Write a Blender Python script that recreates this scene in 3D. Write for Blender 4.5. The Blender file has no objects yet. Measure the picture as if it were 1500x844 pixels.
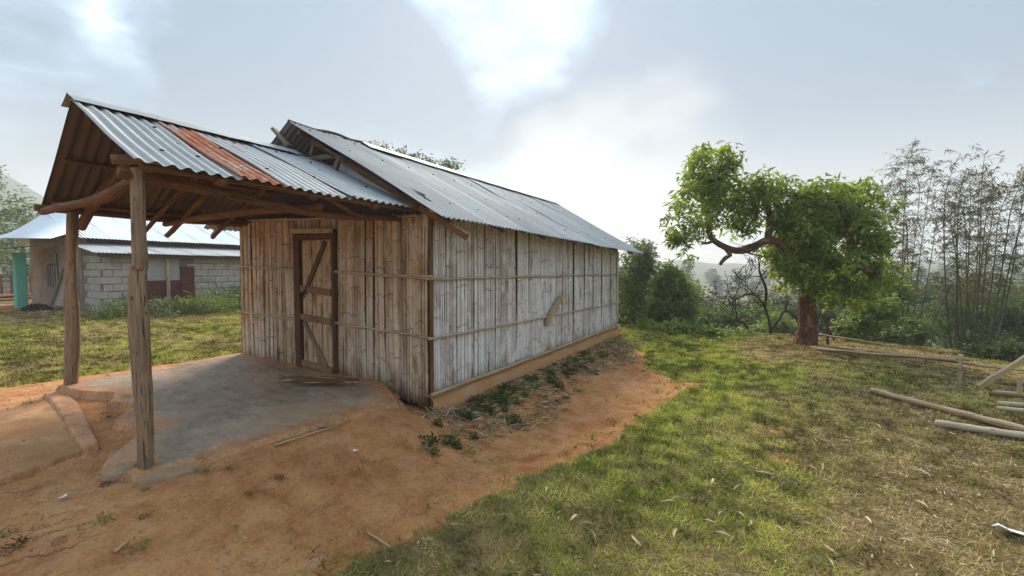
import bpy, math, random
import numpy as np
from mathutils import Vector, Matrix

random.seed(7); RNG = np.random.default_rng(11)
scene = bpy.context.scene
col = scene.collection
R = math.radians

# ------------------------------------------------------------------ camera
# world frame: x runs along the hut's long wall, y along its front wall, z up; origin at the hut's near corner
CAM = np.array([-3.568, -3.113, 1.5]); YAW = R(30.6); PITCH = -0.0415; FPX = 650.0
cd = bpy.data.cameras.new('camera'); cam = bpy.data.objects.new('camera', cd); col.objects.link(cam)
cam.location = CAM; cam.rotation_euler = (math.pi/2 + PITCH, 0, -(math.pi/2 - YAW))
cd.sensor_width = 36; cd.lens = FPX/1500*36; cd.clip_start = .05; cd.clip_end = 5000
scene.camera = cam
_s, _c = math.sin(YAW), math.cos(YAW)
def ray(px, py):
    a = (px-750)/FPX; b = -(py-422)/FPX
    cp, sp = math.cos(PITCH), math.sin(PITCH)
    r = (a, cp-b*sp, sp+b*cp)
    return np.array([r[0]*_s+r[1]*_c, -r[0]*_c+r[1]*_s, r[2]]), r[1]
def at(px, py, depth):
    r, k = ray(px, py); return CAM + r*(depth/k)
def onz(px, py, z):
    r, k = ray(px, py); return CAM + r*((z-CAM[2])/r[2])

# ------------------------------------------------------------------ world
SUN_EL = R(36); sd, _ = ray(740, 0); SUN_AZ = math.atan2(sd[1], sd[0])
SUN = np.array([math.cos(SUN_EL)*math.cos(SUN_AZ), math.cos(SUN_EL)*math.sin(SUN_AZ), math.sin(SUN_EL)])
class NT:
    def __init__(s, tree): s.t = tree; s.n = tree.nodes; s.l = tree.links
    def add(s, typ, **kw):
        n = s.n.new(typ)
        for k, v in kw.items(): setattr(n, k, v)
        return n
    def put(s, sock, v):
        if isinstance(v, bpy.types.NodeSocket): s.l.new(v, sock)
        elif v is not None:
            if isinstance(v, (tuple, list)) and sock.type == 'RGBA' and len(v) == 3: v = (*v, 1)
            sock.default_value = v
    def math(s, op, a, b=None, c=None, clamp=False):
        n = s.add('ShaderNodeMath', operation=op, use_clamp=clamp)
        for i, v in enumerate((a, b, c)):
            if v is not None: s.put(n.inputs[i], v)
        return n.outputs[0]
    def vmath(s, op, a, b=None):
        n = s.add('ShaderNodeVectorMath', operation=op)
        s.put(n.inputs[0], a)
        if b is not None: s.put(n.inputs[1], b)
        return n.outputs['Value'] if op in ('DOT_PRODUCT', 'LENGTH') else n.outputs[0]
    def scale(s, vec, sc, loc=(0, 0, 0)):
        n = s.add('ShaderNodeMapping'); s.put(n.inputs['Vector'], vec); n.inputs['Scale'].default_value = sc; n.inputs['Location'].default_value = loc
        return n.outputs[0]
    def noise(s, vec, scale, detail=4, rough=.55, dist=0):
        n = s.add('ShaderNodeTexNoise'); s.put(n.inputs['Vector'], vec)
        n.inputs['Scale'].default_value = scale; n.inputs['Detail'].default_value = detail
        n.inputs['Roughness'].default_value = rough; n.inputs['Distortion'].default_value = dist
        return n.outputs['Fac']
    def step(s, v, a, b):
        n = s.add('ShaderNodeMapRange', interpolation_type='SMOOTHSTEP'); s.put(n.inputs['Value'], v)
        n.inputs['From Min'].default_value = a; n.inputs['From Max'].default_value = b
        return n.outputs[0]
    def mix(s, f, a, b, blend='MIX'):
        n = s.add('ShaderNodeMix', data_type='RGBA', blend_type=blend)
        s.put(n.inputs[0], f); s.put(n.inputs[6], a); s.put(n.inputs[7], b)
        return n.outputs[2]
    def ramp(s, f, stops):
        n = s.add('ShaderNodeValToRGB'); s.put(n.inputs[0], f); e = n.color_ramp.elements
        while len(e) < len(stops): e.new(.5)
        for el, (p, c) in zip(e, stops): el.position = p; el.color = (*c, 1) if len(c) == 3 else c
        return n.outputs[0]
    def attr(s, name, out='Fac'):
        n = s.add('ShaderNodeAttribute', attribute_name=name); return n.outputs[out]
    def pos(s): return s.add('ShaderNodeNewGeometry').outputs['Position']
    def sep(s, v):
        n = s.add('ShaderNodeSeparateXYZ'); s.put(n.inputs[0], v); return n.outputs

world = bpy.data.worlds.new('World'); scene.world = world; world.use_nodes = True
w = NT(world.node_tree)
for n in list(w.n): w.n.remove(n)
out = w.add('ShaderNodeOutputWorld')
tc = w.add('ShaderNodeTexCoord').outputs['Generated']
sky = w.add('ShaderNodeTexSky', sky_type='NISHITA', sun_disc=False)
sky.sun_elevation = SUN_EL; sky.sun_rotation = math.pi/2 - SUN_AZ; sky.air_density = 1.2; sky.dust_density = 1; sky.ozone_density = 1
D = w.vmath('NORMALIZE', tc)
z = w.sep(D)[2]
zc = w.math('MAXIMUM', z, 0.0)
# cloud deck: direction projected on a flat layer overhead
inv = w.math('DIVIDE', 1.0, w.math('ADD', zc, .22))
cmb = w.add('ShaderNodeCombineXYZ'); w.put(cmb.inputs[0], inv); w.put(cmb.inputs[1], inv); w.put(cmb.inputs[2], 1.0)
lay = w.vmath('MULTIPLY', D, cmb.outputs[0])
n1 = w.noise(w.scale(lay, (1, 1, .6), (3.1, 1.7, 0)), 1.15, 7, .52, .25)
n2 = w.noise(w.scale(lay, (1, 1, .6), (8.3, 4.2, 0)), 3.2, 6, .5, .3)
wp = w.add('ShaderNodeTexNoise'); w.put(wp.inputs['Vector'], lay); wp.inputs['Scale'].default_value = 2.2; wp.inputs['Detail'].default_value = 5
Dw = w.vmath('NORMALIZE', w.vmath('ADD', D, w.vmath('SCALE', w.vmath('SUBTRACT', wp.outputs['Color'], (.5, .5, .5)), None)))
for nd in w.n:
    if nd.type == 'VECT_MATH' and nd.operation == 'SCALE': nd.inputs['Scale'].default_value = .34
def lobe(px, py, r0, r1, weight):
    d, _ = ray(px, py); d = d/np.linalg.norm(d)
    dt = w.vmath('DOT_PRODUCT', Dw, tuple(d))
    return w.math('MULTIPLY', w.step(dt, math.cos(R(r0)), math.cos(R(r1))), weight)
tot = w.math('MULTIPLY', w.math('SUBTRACT', n1, .5), .75)
tot = w.math('ADD', tot, w.math('MULTIPLY', w.math('SUBTRACT', n2, .5), 1.15))
for a in [(742, -12, 8, 0, .10), (800, 25, 6, 1, .03), (235, 55, 9, 1, .22), (110, 0, 10, 2, .06), (490, 165, 7, 1, .24), (830, 175, 6, 1, .0), (890, 320, 15, 3, .12), (760, 250, 10, 2, -.06),
          (480, 80, 17, 4, -.70), (330, 160, 12, 3, -.24), (1000, 130, 17, 4, -.50), (1290, 80, 28, 5, -.50), (60, 250, 20, 5, -.14), (640, 150, 8, 2, -.14)]:
    tot = w.math('ADD', tot, lobe(*a))
cl = w.ramp(w.math('ADD', w.math('MULTIPLY', tot, 1.3), .40), [(0, (.044, .066, .094)), (.28, (.072, .105, .145)), (.5, (.124, .168, .214)), (.66, (.215, .240, .262)), (.82, (.30, .302, .30)), (1, (.40, .39, .375))])
# a warmer, paler band above the skyline and a brighter sky overhead, as under thick cloud
cl = w.mix(lobe(900, 335, 20, 1, .4), cl, (.36, .335, .295))
cl = w.mix(w.math('MULTIPLY', w.step(z, .30, .0), .45), cl, (.30, .285, .26))
ce3 = w.add('ShaderNodeCombineXYZ')
for i, kz in enumerate((2.1, 2.0, 1.85)): w.put(ce3.inputs[i], w.math('ADD', w.math('MULTIPLY', zc, kz), 1.0))   # luminance of an overcast sky grows as 1 + 2 sin(elevation)
cl = w.mix(1.0, cl, ce3.outputs[0], 'MULTIPLY')
bg1 = w.add('ShaderNodeBackground'); w.put(bg1.inputs[0], sky.outputs[0]); bg1.inputs[1].default_value = .05
bg2 = w.add('ShaderNodeBackground'); w.put(bg2.inputs[0], cl); bg2.inputs[1].default_value = .64
ms = w.add('ShaderNodeMixShader'); ms.inputs[0].default_value = .93
w.l.new(bg1.outputs[0], ms.inputs[1]); w.l.new(bg2.outputs[0], ms.inputs[2]); w.l.new(ms.outputs[0], out.inputs[0])

sl = bpy.data.lights.new('sun', 'SUN'); sl.energy = 1.5; sl.angle = R(24); sl.color = (1, .91, .79)
so = bpy.data.objects.new('sun', sl); col.objects.link(so); so.location = (0, 0, 30)
so.rotation_euler = Vector(-SUN).to_track_quat('-Z', 'Y').to_euler()

vs = scene.view_settings; vs.view_transform = 'Standard'; vs.look = 'None'; vs.exposure = 2.15; vs.gamma = 1; vs.use_curve_mapping = False
scene.render.engine = 'CYCLES'; cy = scene.cycles
cy.use_denoising = True; cy.denoising_prefilter = 'NONE'; cy.denoiser = 'OPENIMAGEDENOISE'; cy.max_bounces = 7; cy.diffuse_bounces = 4; cy.volume_bounces = 1
cy.transparent_max_bounces = 8; cy.sample_clamp_indirect = 6; cy.caustics_reflective = False; cy.caustics_refractive = False

# ------------------------------------------------------------------ helpers
def tag(o, label=None, cat=None, group=None, kind=None):
    if label: o['label'] = label
    if cat: o['category'] = cat
    if group: o['group'] = group
    if kind: o['kind'] = kind
    return o
def empty(name, loc, label=None, cat=None, group=None, rz=0):
    o = bpy.data.objects.new(name, None); o.empty_display_size = .1; col.objects.link(o)
    o.location = [float(a) for a in loc]; o.rotation_euler.z = rz
    return tag(o, label, cat, group)
def link(name, me, parent=None, loc=None):
    o = bpy.data.objects.new(name, me); col.objects.link(o)
    if parent: o.parent = parent
    if loc is not None: o.location = [float(a) for a in loc]
    return o
def world_of(o):
    v = Vector((0, 0, 0))
    while o: v = v + o.location; o = o.parent
    return v
class MB:
    """collects one shape; build() links it as one mesh object"""
    def __init__(s): s.v = []; s.f = []; s.u = []; s.a = []
    def tube(s, pts, rad, sides=9, wob=0.0, cap=True, flat=1.0):
        pts = [Vector([float(c) for c in p]) for p in pts]; n = len(pts)
        if not hasattr(rad, '__len__'): rad = [rad]*n
        amp = 0
        if wob >= .06 and max(rad) > .012:                      # real timber: resample and roughen
            tl = sum((pts[i+1]-pts[i]).length for i in range(n-1)); m_ = max(n-1, min(60, int(tl/max(.05, max(rad)*1.3)))); np_, nr_ = [], []
            for j in range(m_+1):
                f = j/m_*(n-1); i = min(int(f), n-2); g = f-i; p0, p1, p2, p3 = pts[max(i-1, 0)], pts[i], pts[i+1], pts[min(i+2, n-1)]
                np_.append(.5*((2*p1)+(p2-p0)*g+(2*p0-5*p1+4*p2-p3)*g*g+(3*p1-p0-3*p2+p3)*g**3)); nr_.append(rad[i]*(1-g)+rad[i+1]*g)
            pts, rad, n, amp = np_, nr_, m_+1, wob; wob *= .35
            kn = [(random.uniform(0, 6.28), random.uniform(0, tl), random.uniform(.10, .28)) for _ in range(int(tl*2.2)+1)]
        off = random.random()*40; b0 = len(s.v); L = 0; nrm = None
        ph = [random.uniform(-1, 1) for _ in range(sides)]
        for i, p in enumerate(pts):
            t = (pts[min(i+1, n-1)]-pts[max(i-1, 0)]).normalized()
            if nrm is None:
                nrm = t.cross(Vector((0, 0, 1)))
                if nrm.length < .2: nrm = t.cross(Vector((1, 0, 0)))
            nrm = (nrm - t*nrm.dot(t)).normalized(); bn = t.cross(nrm)
            if i: L += (p-pts[i-1]).length
            for k in range(sides):
                a = 2*math.pi*k/sides; r = rad[i]*(1+wob*(ph[k]*.7+random.uniform(-.5, .5)))
                if amp:
                    r *= 1+amp*1.3*math.sin(L*3.1+off+k*.9)*math.sin(L*1.3+2*off)
                    for (ka, kl, kh) in kn: r += rad[i]*kh*math.exp(-(((a-ka+3.14) % 6.28-3.14)/.5)**2-((L-kl)/(rad[i]*.9))**2)
                d = nrm*math.cos(a)*r + bn*math.sin(a)*r*flat
                s.v.append(p+d); s.u.append((math.cos(a)*r+off, math.sin(a)*r, L)); s.a.append(0.0)
        for i in range(n-1):
            for k in range(sides):
                k2 = (k+1) % sides
                s.f.append((b0+i*sides+k, b0+i*sides+k2, b0+(i+1)*sides+k2, b0+(i+1)*sides+k))
        if cap:
            s.f.append(tuple(b0+k for k in range(sides))[::-1]); s.f.append(tuple(b0+(n-1)*sides+k for k in range(sides)))
        return s
    def beam(s, p0, p1, w_, t_, up=(0, 0, 1), jag=.004, bev=.15):
        """a board from p0 to p1, w_ wide across `up`'s plane, t_ thick"""
        p0 = Vector([float(c) for c in p0]); p1 = Vector([float(c) for c in p1]); d = (p1-p0); L = d.length; d.normalize(); up = Vector(up)
        sd_ = d.cross(up).normalized(); u2 = sd_.cross(d).normalized(); off = random.random()*40; b0 = len(s.v); b = bev*min(w_, t_)
        prof = [(-w_/2+b, -t_/2), (w_/2-b, -t_/2), (w_/2, -t_/2+b), (w_/2, t_/2-b), (w_/2-b, t_/2), (-w_/2+b, t_/2), (-w_/2, t_/2-b), (-w_/2, -t_/2+b)]
        ns = max(2, min(10, int(L/.25)+1))
        for i in range(ns+1):
            c = p0 + d*(L*i/ns); jx, jy = random.uniform(-jag, jag), random.uniform(-jag, jag)
            for (x, y) in prof:
                s.v.append(c+u2*(x+jx)+sd_*(y+jy)); s.u.append((x+off, y, L*i/ns)); s.a.append(0.0)
        for i in range(ns):
            for k in range(8):
                k2 = (k+1) % 8
                s.f.append((b0+i*8+k, b0+i*8+k2, b0+(i+1)*8+k2, b0+(i+1)*8+k))
        s.f.append(tuple(b0+k for k in range(8))[::-1]); s.f.append(tuple(b0+ns*8+k for k in range(8)))
        return s
    def poly(s, pts, h, uv=None):
        """prism: outline pts (3-d) extruded by vector h"""
        b0 = len(s.v); n = len(pts); h = Vector(h); off = random.random()*40
        for k in (0, 1):
            for p in pts:
                q = Vector([float(c) for c in p]) + h*k; s.v.append(q); s.u.append((q.x+off, q.y, q.z)); s.a.append(0.0)
        s.f.append(tuple(range(b0+n-1, b0-1, -1))); s.f.append(tuple(range(b0+n, b0+2*n)))
        for i in range(n):
            j = (i+1) % n; s.f.append((b0+i, b0+j, b0+n+j, b0+n+i))
        return s
    def grid(s, nx, ny, fn):
        b0 = len(s.v); off = random.random()*40
        for j in range(ny+1):
            for i in range(nx+1):
                p = fn(i/nx, j/ny); s.v.append(Vector([float(c) for c in p])); s.u.append((i/nx*1.0+off, j/ny, 0)); s.a.append(0.0)
        for j in range(ny):
            for i in range(nx):
                k = b0+j*(nx+1)+i; s.f.append((k, k+1, k+nx+2, k+nx+1))
        return s
    def mesh(s, name, m, smooth=False, fix=True):
        me = bpy.data.meshes.new(name); me.from_pydata([tuple(v) for v in s.v], [], s.f)
        at_ = me.attributes.new('uvw', 'FLOAT_VECTOR', 'POINT'); at_.data.foreach_set('vector', [c for u in s.u for c in u])
        a2 = me.attributes.new('wear', 'FLOAT', 'POINT'); a2.data.foreach_set('value', s.a)
        me.materials.append(m)
        if fix:
            import bmesh
            bm = bmesh.new(); bm.from_mesh(me); bmesh.ops.recalc_face_normals(bm, faces=bm.faces); bm.to_mesh(me); bm.free()
        if smooth: me.polygons.foreach_set('use_smooth', [True]*len(me.polygons))
        me.update(); return me
    def build(s, name, m, parent=None, smooth=False, fix=True):
        """vertices are given in world coordinates; the origin is moved to the shape's foot"""
        vs_ = np.array([tuple(v) for v in s.v]); c = (vs_.min(0)+vs_.max(0))/2; c[2] = vs_[:, 2].min()
        s.v = [v-Vector(c) for v in s.v]
        o = link(name, s.mesh(name, m, smooth, fix), parent)
        o.location = Vector(c) - (world_of(parent) if parent else Vector((0, 0, 0)))
        return o
def np_mesh(name, V, F, m, attrs=None, smooth=False):
    me = bpy.data.meshes.new(name); V = np.asarray(V, np.float32); F = np.asarray(F, np.int32); n, k = F.shape
    me.vertices.add(len(V)); me.vertices.foreach_set('co', V.ravel())
    me.loops.add(n*k); me.loops.foreach_set('vertex_index', F.ravel())
    me.polygons.add(n); me.polygons.foreach_set('loop_start', np.arange(0, n*k, k, dtype=np.int32)); me.polygons.foreach_set('loop_total', np.full(n, k, np.int32))
    if smooth: me.polygons.foreach_set('use_smooth', np.ones(n, bool))
    for a, d in (attrs or {}).items():
        x = me.attributes.new(a, 'FLOAT', 'POINT'); x.data.foreach_set('value', np.asarray(d, np.float32))
    me.materials.append(m); me.update(calc_edges=True); me.validate(); return me
def hashn(ix, iy, seed):
    h = (ix.astype(np.int64)*374761393 + iy.astype(np.int64)*668265263 + seed*1442695041) & 0x7fffffff
    h = ((h ^ (h >> 13))*1274126177) & 0x7fffffff
    return ((h ^ (h >> 16)) & 0xffff)/65535.0
def vnoise(x, y, seed=0):
    ix = np.floor(x); iy = np.floor(y); fx = x-ix; fy = y-iy; fx = fx*fx*(3-2*fx); fy = fy*fy*(3-2*fy)
    a = hashn(ix, iy, seed); b = hashn(ix+1, iy, seed); c = hashn(ix, iy+1, seed); d = hashn(ix+1, iy+1, seed)
    return (a*(1-fx)+b*fx)*(1-fy) + (c*(1-fx)+d*fx)*fy
def fbm(x, y, seed=0, oct=4):
    r = 0; amp = .5
    for o in range(oct):
        r = r + amp*(vnoise(x*2**o, y*2**o, seed+o)-.5); amp *= .5
    return r
def sstep(v, a, b):
    t = np.clip((v-a)/(b-a), 0, 1); return t*t*(3-2*t)

# ------------------------------------------------------------------ materials
def material(name):
    m = bpy.data.materials.new(name); m.use_nodes = True; t = NT(m.node_tree)
    b = t.n.get('Principled BSDF'); return m, t, b
def finish(t, b, colr, rough=.85, bump=None, bstr=.4, bdist=.01, metal=0, spec=.25):
    t.put(b.inputs['Base Color'], colr); t.put(b.inputs['Roughness'], rough); b.inputs['Metallic'].default_value = metal
    b.inputs['Specular IOR Level'].default_value = spec
    if bump is not None:
        n = t.add('ShaderNodeBump'); n.inputs['Strength'].default_value = bstr; n.inputs['Distance'].default_value = bdist
        t.put(n.inputs['Height'], bump); t.l.new(n.outputs[0], b.inputs['Normal'])
def m_wood(name, c0, c1, c2, streak=(60, 60, 5), bstr=.6, rough=.85, blot=None):
    """grain along the member's own length (uvw attribute)"""
    m, t, b = material(name); u = t.attr('uvw', 'Vector')
    g = t.noise(t.scale(u, streak), 1, 6, .65); big = t.noise(t.scale(u, (5, 5, 1.6)), 1, 4, .55)
    cr = t.step(t.noise(t.scale(u, (streak[0]*1.6, streak[1]*1.6, streak[2]*.35)), 1, 3, .5), .60, .70)
    c = t.ramp(t.math('ADD', t.math('MULTIPLY', g, .55), t.math('MULTIPLY', big, .45)), [(.3, c0), (.5, c1), (.7, c2)])
    rnd = t.add('ShaderNodeObjectInfo').outputs['Random']
    c = t.mix(t.math('MULTIPLY', rnd, .35), c, c1)
    if blot: c = t.mix(t.math('MULTIPLY', t.step(t.noise(t.scale(u, (9, 9, 4), (7, 3, 1)), 1, 5, .6), .52, .64), .8), c, blot)
    c = t.mix(t.math('MULTIPLY', cr, .8), c, tuple(x*.2 for x in c0)); c = t.mix(t.math('MULTIPLY', t.step(t.noise(t.scale(u, (26, 26, 11), (1, 4, 2)), 1, 4, .6), .62, .68), .7), c, tuple(x*.3 for x in c0))
    h = t.math('SUBTRACT', g, t.math('MULTIPLY', cr, .8))
    finish(t, b, c, rough, h, bstr, .012); return m
def m_slat(name, pale, mid, brown, white_amt, mud):
    m, t, b = material(name); u = t.attr('uvw', 'Vector'); p = t.pos(); pz = t.sep(p)[2]
    rnd = t.add('ShaderNodeObjectInfo').outputs['Random']
    g = t.noise(t.scale(u, (75, 8, 1.5)), 1, 6, .68); g2 = t.noise(t.scale(u, (210, 10, 3.2)), 1, 4, .6)
    big = t.noise(t.scale(p, (1.6, 1.6, 1.1)), 1, 5, .6, .6)
    blot = t.noise(t.scale(p, (9, 9, 4.5), (3, 1, 7)), 1, 6, .62)
    v = t.math('ADD', t.math('MULTIPLY', g, .42), t.math('ADD', t.math('MULTIPLY', big, .44), t.math('MULTIPLY', rnd, .12)))
    c = t.ramp(v, [(.32, brown), (.43, mid), (.54, pale), (.66, tuple(min(.87, x*1.15) for x in pale))])
    # bleached, chalky patches where rain and sun have worn the skin off
    wh = t.step(t.math('ADD', t.math('MULTIPLY', blot, .6), t.math('MULTIPLY', big, .4)), .46, .56)
    c = t.mix(t.math('MULTIPLY', wh, white_amt), c, (.84, .80, .77))
    # brown weather stains and rot spots
    st = t.step(t.noise(t.scale(p, (7, 7, 2.2), (11, 5, 3)), 1, 6, .65), .56, .68)
    c = t.mix(t.math('MULTIPLY', st, .6), c, (.20, .105, .05))
    sp = t.step(t.noise(t.scale(u, (45, 10, 9), (5, 9, 2)), 1, 5, .6), .63, .72)
    c = t.mix(t.math('MULTIPLY', sp, .65), c, (.09, .05, .028))
    # mud splashed up from the ground
    md = t.step(t.math('ADD', pz, t.math('MULTIPLY', t.math('SUBTRACT', t.noise(t.scale(p, (5, 5, 2)), 1, 5, .6), .5), .9)), mud, mud-.45)
    c = t.mix(t.math('MULTIPLY', md, .82), c, (.12, .06, .028))
    ck = t.step(t.noise(t.scale(u, (130, 10, .9), (2, 2, 9)), 1, 3, .5), .61, .68)
    c = t.mix(t.math('MULTIPLY', ck, .85), c, (.03, .018, .012))
    c = t.mix(t.math('MULTIPLY', t.attr('wear'), .96), c, (.022, .013, .008))
    h = t.math('ADD', t.math('MULTIPLY', g2, .6), t.math('SUBTRACT', g, t.math('MULTIPLY', ck, 1.2)))
    finish(t, b, c, .8, h, .55, .008); return m
def m_metal(name, base, var, rust_amt=0.0, rust_lo=.55, rough=.66, metal=.2, streak=None):
    m, t, b = material(name); p = t.pos(); u = t.attr('uvw', 'Vector')
    n = t.noise(t.scale(p, (2.3, 2.3, 2.3)), 1, 5, .6); f = t.noise(t.scale(p, (30, 30, 30)), 1, 4, .6)
    rnd = t.add('ShaderNodeObjectInfo').outputs['Random']
    s_ = t.noise(t.scale(u, (16, 1.2, 1)), 1, 5, .6)
    c = t.ramp(t.math('ADD', t.math('MULTIPLY', n, .5), t.math('ADD', t.math('MULTIPLY', s_, .35), t.math('MULTIPLY', rnd, .15))), [(.3, var), (.62, base)])
    c = t.mix(t.math('MULTIPLY', t.step(f, .52, .72), .28), c, tuple(x*.6 for x in base))
    if rust_amt:
        r = t.math('ADD', t.math('MULTIPLY', t.noise(t.scale(u, (7, 1.1, 1), (3, 8, 0)), 1, 6, .65), .75), t.math('MULTIPLY', f, .25))
        rf = t.math('MULTIPLY', t.step(r, rust_lo, rust_lo+.12), rust_amt)
        rc = t.ramp(t.noise(t.scale(u, (22, 5, 1)), 1, 5, .6), [(.3, (.26, .075, .03)), (.55, (.42, .14, .06)), (.75, (.50, .27, .14))])
        c = t.mix(rf, c, rc)
        mm = t.math('MULTIPLY', t.math('SUBTRACT', 1.0, rf), metal); t.put(b.inputs['Metallic'], mm)
        rr = t.math('ADD', t.math('MULTIPLY', rf, .4), rough)
        finish(t, b, c, rr, f, .15, .004, spec=.2); t.put(b.inputs['Metallic'], mm)
    else:
        finish(t, b, c, t.math('ADD', t.math('MULTIPLY', f, .2), rough-.1), f, .12, .004, metal, .2)
    return m
def m_plain(name, c0, c1, sc=6, rough=.85, bstr=.3, bd=.01, stain=None):
    m, t, b = material(name); p = t.pos()
    n = t.noise(p, sc, 6, .62); f = t.noise(p, sc*9, 4, .6)
    c = t.ramp(t.math('ADD', t.math('MULTIPLY', n, .7), t.math('MULTIPLY', f, .3)), [(.32, c0), (.68, c1)])
    rnd = t.add('ShaderNodeObjectInfo').outputs['Random']
    c = t.mix(t.math('MULTIPLY', rnd, .3), c, c1)
    if stain: c = t.mix(t.math('MULTIPLY', t.step(t.noise(p, sc*.5, 5, .6, .4), .5, .66), .7), c, stain)
    finish(t, b, c, rough, t.math('ADD', n, t.math('MULTIPLY', f, .5)), bstr, bd); return m
def m_leaf(name, dark, mid, light, trans=.35, rough=.5):
    m, t, b = material(name)
    r = t.attr('rnd'); p = t.pos(); n = t.noise(p, 1.7, 3, .5)
    c = t.ramp(t.math('ADD', t.math('MULTIPLY', r, .6), t.math('MULTIPLY', n, .4)), [(.2, dark), (.5, mid), (.8, light)])
    finish(t, b, c, rough, spec=.3)
    tr = t.add('ShaderNodeBsdfTranslucent'); t.put(tr.inputs[0], t.mix(.5, c, light))
    mx = t.add('ShaderNodeMixShader'); mx.inputs[0].default_value = trans
    o = t.n.get('Material Output'); t.l.new(b.outputs[0], mx.inputs[1]); t.l.new(tr.outputs[0], mx.inputs[2]); t.l.new(mx.outputs[0], o.inputs[0])
    return m
M = {}
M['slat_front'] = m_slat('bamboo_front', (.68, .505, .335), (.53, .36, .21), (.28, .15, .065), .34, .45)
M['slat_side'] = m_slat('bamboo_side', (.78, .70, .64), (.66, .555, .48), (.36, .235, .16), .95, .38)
M['pole'] = m_wood('bamboo_pole', (.24, .15, .07), (.42, .29, .155), (.56, .42, .26), (60, 60, 4), .3, .6)
M['rail'] = m_wood('bamboo_rail', (.26, .17, .10), (.48, .37, .255), (.64, .53, .41), (40, 40, 4), .3, .7)
M['log'] = m_wood('log_wood', (.085, .038, .016), (.19, .092, .038), (.34, .185, .082), (75, 75, 6), 1.0, .85)
M['post'] = m_wood('post_wood', (.115, .07, .042), (.29, .205, .13), (.50, .39, .275), (85, 85, 5), 1.0, .9, (.40, .25, .13))
M['board'] = m_wood('weathered_board', (.10, .07, .05), (.22, .17, .13), (.36, .295, .235), (50, 50, 4), .6)
M['door'] = m_wood('door_plank', (.33, .215, .12), (.52, .375, .235), (.64, .50, .35), (26, 26, 2.2), .4, .8, (.24, .13, .065))
M['doorbar'] = m_wood('door_bar', (.13, .075, .04), (.25, .16, .09), (.36, .25, .15), (40, 40, 4), .4)
M['frame'] = m_wood('door_frame', (.06, .032, .018), (.12, .066, .036), (.20, .118, .068), (40, 40, 4), .4)
M['dark'] = m_plain('dark_backing', (.035, .025, .018), (.06, .042, .03), 8)  # near-black in place of the unlit inside, seen through the gaps
M['zinc'] = m_metal('zinc', (.40, .405, .40), (.25, .255, .25), .5, .62)
M['zinc_pale'] = m_metal('zinc_pale', (.375, .39, .39), (.25, .262, .262), .45, .60)
M['zinc_stain'] = m_metal('zinc_stain', (.46, .46, .45), (.33, .33, .32), .8, .53)
M['zinc_rust'] = m_metal('zinc_rust', (.44, .38, .34), (.36, .27, .21), 1.0, .40, .6)
M['zinc_under'] = m_metal('zinc_under', (.13, .105, .085), (.085, .062, .048), .35, .60, .7, .1)  # shaded copy of the zinc: the porch underside's shade is in the colour
M['zinc_white'] = m_metal('zinc_white', (.82, .84, .86), (.70, .73, .76), 0, rough=.5, metal=.3)
M['zinc_lean'] = m_metal('zinc_lean', (.66, .64, .62), (.52, .49, .46), .5, .56, .55, .3)
M['nail'] = m_plain('nail', (.03, .03, .03), (.06, .055, .05), 20)
M['plinth'] = m_plain('earth_plinth', (.36, .17, .07), (.52, .27, .12), 5, .95, .5, .02, (.42, .26, .14))
M['earth'] = m_plain('trodden_earth', (.36, .165, .068), (.56, .285, .125), 5, .95, 1.0, .05, (.60, .36, .19))
M['block'] = m_plain('concrete_block', (.40, .345, .30), (.56, .50, .45), 5, .95, .4, .008, (.38, .29, .22))
M['mortar'] = m_plain('mortar', (.20, .155, .12), (.31, .25, .20), 9, .95, .5)
M['plaster'] = m_plain('brown_render', (.30, .225, .165), (.42, .335, .26), 4, .95, .3, .01, (.24, .17, .12))
M['rough'] = m_plain('rough_plaster', (.36, .345, .33), (.56, .55, .53), 22, .95, .8, .03)
M['red'] = m_plain('red_shutter', (.085, .028, .020), (.15, .05, .038), 5, .75)
M['turq'] = m_plain('turquoise_paint', (.13, .44, .34), (.17, .52, .41), 3, .6)
M['thatch'] = m_plain('rusty_sheet', (.16, .075, .035), (.30, .15, .075), 9)
M['rubbish'] = m_plain('charred_wood', (.018, .013, .011), (.05, .035, .028), 14, .95, .8, .03)
M['stone'] = m_plain('stone', (.27, .165, .09), (.48, .34, .215), 9, .9, .9, .03, (.40, .235, .12))
M['paper'] = m_plain('paper', (.74, .74, .76), (.84, .84, .86), 5, .7)
M['straw'] = m_leaf('straw', (.22, .14, .07), (.46, .34, .20), (.70, .58, .40), .1, .8)
M['husk'] = m_leaf('husk', (.26, .17, .085), (.42, .30, .165), (.60, .48, .31), .15, .8)
M['bark'] = m_wood('bark', (.055, .035, .025), (.105, .065, .045), (.17, .105, .07), (14, 14, 4), 1.0, .95)
M['barkred'] = m_wood('bark_red', (.038, .016, .010), (.10, .042, .024), (.19, .080, .042), (22, 22, 5), 1.0, .95, (.34, .14, .06))
M['barkdark'] = m_wood('bark_dark', (.03, .022, .018), (.06, .045, .035), (.10, .075, .055), (20, 20, 5), .8, .95)
M['culm'] = m_wood('bamboo_culm', (.030, .024, .012), (.062, .050, .024), (.12, .095, .048), (20, 20, 3), .2, .6)
M['leaf_tree'] = m_leaf('leaf_tree', (.034, .070, .006), (.155, .245, .016), (.47, .54, .06), .5)
M['leaf_bush'] = m_leaf('leaf_bush', (.055, .090, .018), (.110, .165, .034), (.20, .26, .062), .38)
M['leaf_lime'] = m_leaf('leaf_lime', (.075, .125, .018), (.165, .24, .036), (.28, .35, .07), .42)
M['leaf_far'] = m_leaf('leaf_far', (.065, .090, .032), (.115, .150, .052), (.18, .21, .08), .35)
M['leaf_bamboo'] = m_leaf('leaf_bamboo', (.070, .066, .017), (.135, .122, .034), (.23, .20, .07), .4)
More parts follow.
